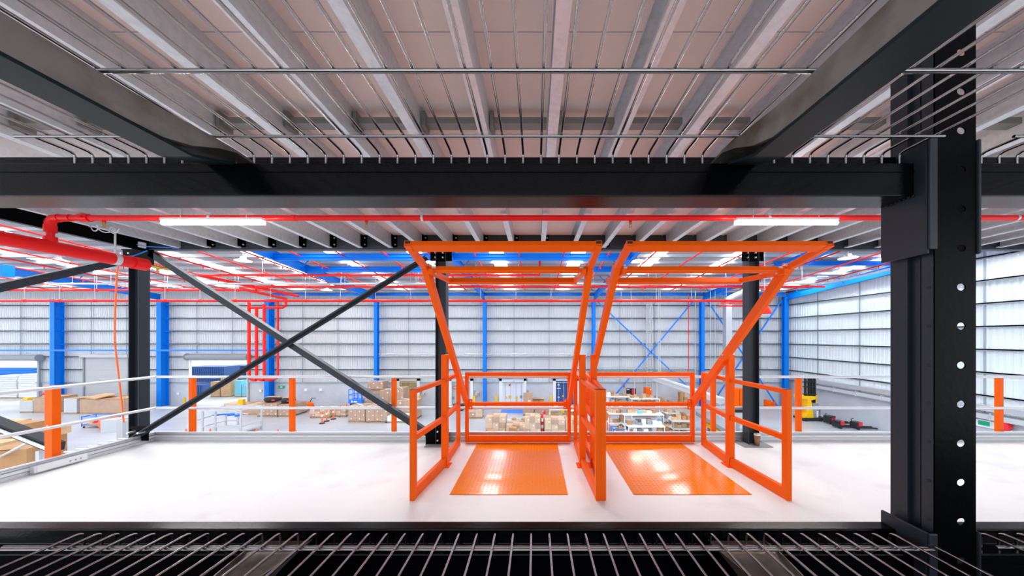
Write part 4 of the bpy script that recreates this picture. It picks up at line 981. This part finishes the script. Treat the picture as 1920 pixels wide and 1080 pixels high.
# benches and shelves with goods
def bench(px0, px1, pyt, ht, label, levels=2, m_='white', d=1.0, fr='white'):
    """pyt: photo row of the front top edge; ht: height above the hall floor"""
    D = (H-GZ-ht)*F/(pyt-VY); x0, x1 = X(px0, D), X(px1, D)
    t = thing('work_bench' if fr != 'grey' else 'shelf_rack', label, 'workbench' if fr != 'grey' else 'shelf', ((x0+x1)/2, D, GZ))
    for k in range(levels):
        z = GZ+ht*(levels-k)/levels; MB().box(x0, x1, D, D+d, z-.06, z).build('shelf_board', m_, t)
    for a in (x0+.03, x1-.09):
        for b_ in (D+.02, D+d-.08): MB().box(a, a+.06, b_, b_+.06, GZ, GZ+ht-.06).build('leg', fr, t)
    return t, D, x0, x1
def tower(px0, px1, py, n, hi, where, seed):
    D = gd(py); x0, x1 = X(px0, D), X(px1, D); rnd = random.Random(seed); w = (x1-x0)/n
    for k in range(n):
        z = GZ; t = None; lv = rnd.randint(1, hi)
        for q in range(lv):
            s_ = w*rnd.uniform(.78, .95); h = rnd.uniform(.3, .5); m_ = rnd.choice(('carton', 'carton', 'carton2')); x = x0+(k+.5)*w
            o = thing('carton', 'cardboard carton in the brown stacks '+where, 'box', (x, D+.4, z), 'cartons stacked '+where)
            MB().rbox((x, D+.4, z), s_, .6, h, rnd.uniform(-.08, .08)).build('box_body', m_, o)
            MB().box(x-.03, x+.03, D+.11, D+.69, z+h, z+h+.003).build('tape', 'wood', o); z += h+.003
def cartons(D, x0, x1, z, n, where, d=.8, smin=.25, smax=.5, mats=('carton', 'carton2', 'paper', 'grey', 'carton'), seed=1):
    rnd = random.Random(seed); w = (x1-x0)/n
    for k in range(n):
        s = min(w*.9, rnd.uniform(smin, smax)); h = rnd.uniform(smin*.6, smax*.8); x = x0+(k+.5)*w; y = D+.12+rnd.uniform(0, max(.01, d-s-.2))+s/2
        m_ = mats[rnd.randrange(len(mats))]; q = MB().rbox((x, y, z+.002), s, s*.8, h, rnd.uniform(-.15, .15))
        cn = {'carton': 'brown carton', 'carton2': 'pale brown carton', 'paper': 'white box', 'grey': 'dark grey box', 'blue2': 'blue tub', 'redsign': 'red box', 'teal': 'pale blue tub', 'wrap': 'white sack'}[m_]
        nm = 'carton' if 'carton' in cn else 'storage_box'
        r = thing(nm, 'small %s %s' % (cn, where), 'box', (x, y, z), '%ss %s' % (cn, where))
        q.build('box_body', m_, r)
        if m_ in ('carton', 'carton2'): MB().box(x-.025, x+.025, y-s*.4, y+s*.4, z+h+.002, z+h+.005).build('tape', 'carton2' if m_ == 'carton' else 'wood', r)
BN = [  # px0, px1, top row, height, label, levels, frame
 (1138, 1186, 744, 1.8, 'grey shelving in the back row under the dark notice board', 3, 'white', 1.0),
 (1184, 1238, 748, 1.8, 'white shelving in the back row right of the notice board', 3, 'white', 1.0),
 (1170, 1246, 778, 1.6, 'long white two-level bench in the middle of the packing area', 2, 'white', 1.2),
 (1178, 1248, 800, 1.0, 'front white packing bench nearest to the gate', 2, 'white', .95),
 (1142, 1172, 776, 1.5, 'orange framed trolley shelf stacked with cartons', 2, 'orange', .9),
 (1248, 1276, 775, 1.5, 'dark wire shelving right of the white benches', 3, 'grey', .8),
 (1262, 1304, 790, 1.6, 'brown filled shelving behind the right end of the right gate', 3, 'grey', .9),
 (1030, 1066, 768, 1.6, 'white wire shelving behind the left gate barrier', 3, 'white', .9),
 (1066, 1100, 770, 1.5, 'white shelving seen between the two gates', 3, 'white', .9)]
for i, (a, b_, py, ht, lb, lv, fr, d) in enumerate(BN):
    t, D, x0, x1 = bench(a, b_, py, ht, lb, lv, 'white' if fr != 'grey' else 'midgrey', d, fr)
    wh = ('on the back row shelving', 'on the back row white shelving', 'on the long white bench', 'on the front packing bench', 'on the orange trolley shelf', 'on the dark wire shelving', 'on the brown filled shelving', 'on the wire shelving behind the left gate', 'on the shelving between the gates')[i]
    for k in range(lv):
        z = GZ+ht*(lv-k)/lv; mats = ('carton', 'carton2', 'paper', 'carton', 'carton2', 'grey', 'carton') if i not in (2, 3) else ('paper', 'grey', 'carton2', 'carton', 'grey', 'wrap', 'teal')
        cartons(D, x0+.05, x1-.05, z, max(4, int((x1-x0)/.36)), wh, d, .26, min(.5, ht/lv*.85) if k else .5, mats, seed=i*7+k)
pal = [(910, 948, 817, 1.45, 'tall pale topped carton pallet at the left of the goods behind the left gate'), (949, 986, 820, .95, 'flat topped wrapped pallet in the middle of the goods behind the left gate'),
       (984, 1013, 819, 1.5, 'tall wrapped carton pallet left of the red and white poles'), (1021, 1060, 818, 1.25, 'wide pallet of pale cartons right of the red and white poles'), (1061, 1100, 819, 1.3, 'pallet of pale cartons seen between the two gates')]
for a, b_, py, h, lb in pal: pallet_load(a, b_, py, h, lb, 3, 1.3, 3, 'carton2', False)
pallet_load(878, 904, 785, 1.05, 'small pallet of four brown cartons with white labels near the grey container', 2, 1.0, 2, 'carton2', False)
pallet_load(981, 998, 780, 2.1, 'tall single brown carton before the dock between the containers', 1, .9, 1, 'carton', False)
pallet_load(1003, 1030, 786, 1.3, 'messy carton load near the navy container', 3, 1.2, 3, 'carton', False)
for i, (px_, py, s, m_, lb) in enumerate(((1006, 752, .75, 'carton', 'brown carton perched left on the tall load by the navy container'), (1014, 752, .7, 'carton2', 'brown carton perched right on the tall load by the navy container'),
        (920, 812, .55, 'carton', 'open brown carton in front of the tall pale pallet'), (962, 806, .5, 'carton', 'small open carton on the flat wrapped pallet, left'), (974, 802, .55, 'carton', 'open carton on the flat wrapped pallet, middle'), (977, 794, .5, 'carton', 'open carton behind the flat wrapped pallet, right'),
        (1021, 790, .7, 'carton', 'tilted orange-brown carton above the red and white poles'), (1036, 790, 1.1, 'carton', 'large open brown carton behind the pale cartons'), (1256, 806, .8, 'carton', 'open carton of white waste at the right end of the front bench'))):
    D = gd(py+16); c = at(px_, py, D); z = c.z-s*.4
    t = thing('open_carton', lb, 'box', (c.x, D, z)); q = MB().rbox((c.x, D, z), s, s*.8, s*.8, .4*((i % 3)-1)); q.build('box_body', m_, t)
    MB().rbox((c.x, D-s*.5, z+s*.78), s, s*.35, .02, .4*((i % 3)-1), -.4).build('flap', 'carton2', t)
    if z > GZ+.05: MB().rbox((c.x, D, GZ), s*.8, s*.7, z-GZ, .1).build('support_stack', 'carton2', t)
for px_, lb in ((1017, 'left'), (1021, 'right')):
    p_ = gp(px_, 815+(0 if px_ == 1017 else -8)); t = thing('barrier_pole', 'red and white striped pole, %s of the pair beside the pale carton pallet' % lb, 'pole', p_)
    for k in range(6): MB().lathe(p_, [(.09, .26*k), (.09, .26*(k+1))], 10).build('stripe_band', 'redsign' if k % 2 else 'paper', t)
one(MB().box(X(1051, 26), X(1058, 26), 26, 26.4, GZ+1.3, GZ+1.6), 'storage_tub', 'yellow', 'bright yellow tub on the pale cartons behind the left gate', 'tub')
for a, b_, py, n, wh, sd in ((1122, 1142, 792, 3, 'on the floor left of the orange trolley shelf', 1), (1160, 1180, 808, 4, 'on the floor before the orange trolley shelf', 2), (1250, 1300, 812, 6, 'on the floor at the right end of the benches', 3),
        (1262, 1300, 800, 5, 'on the floor under the brown shelving', 4), (1240, 1300, 762, 8, 'on the floor behind the long white bench', 5), (1000, 1066, 796, 7, 'on the floor behind the pale carton pallets', 6), (950, 985, 800, 4, 'on the floor behind the flat wrapped pallet', 7), (1140, 1240, 768, 10, 'on the floor between the benches', 8)):
    D = gd(py); cartons(D, X(a, D), X(b_, D), GZ, n, wh, .9, .4, .8, ('carton', 'carton2', 'carton', 'carton2', 'paper'), 50+sd)
for a in ((1120, 1142, 786, 3, 5, 'left of the orange trolley shelf', 1), (1252, 1304, 806, 7, 3, 'right of the front packing bench', 2), (1248, 1304, 768, 8, 4, 'behind the dark wire shelving', 3),
          (1000, 1030, 776, 3, 4, 'between the dock and the poles', 4), (1188, 1246, 770, 7, 3, 'behind the long white bench', 5), (1158, 1172, 812, 2, 4, 'behind the blue flat trolley', 6)): tower(*a)
# blue trolley by orange shelf
def trolley(px0, px1, py, h, label, m_='blue2', d=.9, mesh=True):
    D = gd(py); x0, x1 = X(px0, D), X(px1, D); t = thing('platform_trolley', label, 'trolley', ((x0+x1)/2, D, GZ))
    MB().box(x0, x1, D, D+d, GZ+.2, GZ+.27).build('platform', 'carton2', t)
    m = MB()
    for x in (x0, x1-.05):
        for y in (D, D+d-.05): m.box(x, x+.05, y, y+.05, GZ+.12, GZ+h)
    for z in (GZ+.27, GZ+h-.05): m.box(x0, x1, D, D+.05, z-.03, z+.03); m.box(x0, x1, D+d-.05, D+d, z-.03, z+.03); m.box(x0, x0+.05, D, D+d, z-.03, z+.03); m.box(x1-.05, x1, D, D+d, z-.03, z+.03)
    m.build('frame', m_, t); w = MB()
    for x in (x0+.1, x1-.1): w.tube([(x-.02, D+.1, GZ+.07), (x+.02, D+.1, GZ+.07)], .07, 10); w.tube([(x-.02, D+d-.1, GZ+.07), (x+.02, D+d-.1, GZ+.07)], .07, 10)
    w.build('castor', 'rubber', t); return D, x0, x1
D, x0, x1 = trolley(1150, 1182, 818, .55, 'blue framed flat trolley loaded with small cartons behind the right gate')
cartons(D, x0+.3, x1-.05, GZ+.27, 4, 'on the blue flat trolley', .9, .35, .5, ('carton', 'carton2', 'wrap'), 91)
D, x0, x1 = trolley(152, 200, 803, 1.0, 'blue framed cage trolley of small parts left of the black corner column')
cartons(D, x0+.1, x1-.1, GZ+.27, 6, 'in the blue cage trolley', .9, .2, .35, ('pink' if 0 else 'redsign', 'grey', 'carton2'), 92)
one(MB().lathe(gp(206, 806), [(0, .0), (.45, 0), (.6, .6), (.5, 1.0), (0, 1.05)], 12), 'orange_bag_heap', 'cable_o', 'orange plastic bags heaped right of the blue cage trolley', 'bag')
one(MB().rbox(gp(219, 808), 1.2, 1.0, 1.0, .1), 'storage_box', 'midgrey', 'pale grey bin beside the orange bags', 'bin')
# big grey stillage cage behind the braces
t = thing('stillage_cage', 'empty grey steel stillage frame with blue parts between two orange rail posts', 'cage', gp(430, 812))
D = 24.0; x0, x1 = X(380, D), X(452, D); m = MB()
for x in (x0, X(404, D), x1):
    for y in (D, D+1.8): m.box(x-.05, x+.05, y-.05, y+.05, GZ, Z(770, D))
for z in (Z(770, D), Z(800, D), GZ+.3): m.box(x0, x1, D-.04, D+.04, z-.05, z+.05); m.box(x0, x1, D+1.76, D+1.84, z-.05, z+.05); m.box(x1-.04, x1+.04, D, D+1.8, z-.04, z+.04); m.box(x0-.04, x0+.04, D, D+1.8, z-.04, z+.04)
m.build('frame', 'midgrey', t); MB().box(x0, x1, D, D+1.8, GZ+.3, GZ+.34).build('base_sheet', 'midgrey', t)
for i in range(4):
    MB().rbox((x0+.5+.55*i, D+.6, GZ+1.5-.06*abs(i-1)), .4, .3, .14, .3*i).build('blue_part', 'blue2', t)
MB().tube([(x0-.6, D+.2, GZ+1.2), (x0+.8, D+.3, GZ+1.65), (x0+2.0, D+.5, GZ+1.7), (x1-.2, D+.8, GZ+1.5)], .05, 8).build('curved_rail', 'midgrey', t)
# chute / conveyor at left lower
t = thing('roller_conveyor', 'black and silver roller conveyor just below the left railing', 'conveyor', (-14, 11.5, GZ))
zc = -2.2; xa, xb_ = X(128, 10.5), X(222, 10.5)
MB().box(xa, X(232, 12.8), 12.7, 12.8, zc-.2, zc+.12).build('side_channel', 'midgrey', t); MB().box(xa, xb_, 9.9, 10.0, zc-.25, zc-.03).build('side_channel', 'midgrey', t)
m = MB()
for k in range(9): m.tube([(xa+.1, 10.35+.27*k, zc), (xb_+.6, 10.35+.27*k, zc)], .03, 8)
m.build('rollers', 'alu', t); MB().box(xa, xb_+.6, 10.1, 12.7, zc-.3, zc-.25).build('tray', 'rubber', t)
for x in (xa+.1, xb_): MB().box(x-.06, x+.06, 10.0, 10.12, GZ, zc-.25).build('leg', 'midgrey', t)
MB().box(X(225, 12.2), X(236, 12.2), 12.1, 12.3, GZ, Z(788, 12.2)).build('control_post', 'midgrey', t)
t = thing('belt_conveyor', 'dark inclined belt conveyor behind the left orange post', 'conveyor', (-14.5, 9, GZ))
MB().bar(at(-30, 784, 9.1), at(108, 838, 8.7), .26, .24).build('belt', 'rubber', t)
MB().bar(at(-30, 795, 8.85), at(108, 850, 8.45), .05, .06).build('side_frame', 'alu', t)
for px_, py in ((-20, 800), (75, 845)): MB().box(X(px_, 8.8)-.05, X(px_, 8.8)+.05, 8.75, 8.85, GZ, Z(py, 8.8)).build('leg', 'midgrey', t)
for i, (px_, py, D, s_) in enumerate(((-10, 800, 14.5, 1.4), (35, 800, 14, 1.1), (-20, 838, 11.6, 1.0), (40, 845, 11, 1.2), (96, 803, 16.5, .9))):
    c = at(px_, py, D); t = thing('bulk_carton', 'brown carton on the stack below the left railing, '+('topmost at the picture edge', 'behind the conveyor top', 'under the belt at the picture edge', 'under the belt in the middle', 'smallest near the orange post')[i], 'box', (c.x, D, c.z-s_*.4))
    MB().rbox((c.x, D, c.z-s_*.4), s_, s_*.9, s_*.55, .1*i).build('box_body', 'carton' if i % 2 else 'carton2', t)
    MB().rbox((c.x-.1, D-s_*.4, c.z+s_*.14), s_*.9, s_*.3, .02, .1*i, -.3).build('flap', 'carton2', t)
    MB().rbox((c.x, D, GZ), s_*.8, s_*.7, c.z-s_*.4-GZ, .1).build('lower_stack', 'carton', t)
one(MB().tube([gp(0, 868, -2.6)+Vector((0,0,.2)), at(60, 826, 10.0)], .04, 8), 'conveyor_handrail', 'alu', 'thin silver handrail of the conveyor below the left railing', 'handrail')
# conveyor and machinery at right behind right gate
t = thing('belt_conveyor', 'grey wide belt conveyor behind the side frame of the right gate', 'conveyor', gp(1330, 812))
MB().bar(at(1318, 775, 26), at(1400, 822, 20), 1.2, .3).build('belt', 'grey', t); MB().bar(at(1316, 790, 25.5), at(1392, 838, 19.6), .1, .3).build('side_guard', 'yellow', t)
for px_, D in ((1330, 25), (1385, 21)): MB().box(X(px_, D)-.08, X(px_, D)+.08, D, D+.15, GZ, Z(790, D)).build('leg', 'grey', t)
t = thing('packing_machine', 'grey machine with a dark screen behind the right gate side frame', 'machine', gp(1385, 800))
MB().box(X(1377, 27), X(1396, 27), 27, 28.4, GZ, GZ+1.2).build('cabinet', 'midgrey', t); MB().box(X(1378, 27), X(1391, 27), 26.9, 27, Z(773, 27), Z(762, 27)).build('screen', 'rubber', t)
MB().box(X(1345, 24), X(1375, 24), 24, 24.6, GZ, GZ+.9).build('feed_table', 'grey', t); MB().rbox(at(1350, 806, 24)+Vector((0,-.2,-.2)), .5, .3, .35, .2).build('motor', 'yellow', t)

# ================================================================ LIGHT AND CAMERA
w = bpy.data.worlds.new('World'); bpy.context.scene.world = w; w.use_nodes = True
bg = w.node_tree.nodes['Background']; bg.inputs[0].default_value = (.86, .93, 1, 1); bg.inputs[1].default_value = 1.0
sl = bpy.data.lights.new('sun', 'SUN'); sl.energy = .7; sl.angle = math.radians(24); sl.color = (1, .98, .95)
so = bpy.data.objects.new('sun', sl); C.objects.link(so); so.location = (0, 10, 20)
so.rotation_euler = Vector((.12, -math.cos(math.radians(50)), -math.sin(math.radians(50)))).to_track_quat('-Z', 'Y').to_euler()
def area(name, loc, rot, sx, sy, power, col=(1, 1, 1)):
    l = bpy.data.lights.new(name, 'AREA'); l.shape = 'RECTANGLE'; l.size = sx; l.size_y = sy; l.energy = power; l.color = col
    o = bpy.data.objects.new(name, l); C.objects.link(o); o.location = loc; o.rotation_euler = rot; return o
cd = bpy.data.cameras.new('camera'); cam = bpy.data.objects.new('camera', cd); C.objects.link(cam)
cam.location = (0, 0, H); cam.rotation_euler = (math.pi/2, 0, 0)
cd.sensor_width = 36; cd.lens = F/1920*36; cd.shift_x = (960-VX)/1920; cd.shift_y = (VY-540)/1920; cd.clip_start = .02; cd.clip_end = 300
sc = bpy.context.scene; sc.camera = cam
vs = sc.view_settings; vs.view_transform = 'Standard'; vs.look = 'None'; vs.gamma = 1; vs.use_curve_mapping = False; vs.exposure = 0.85
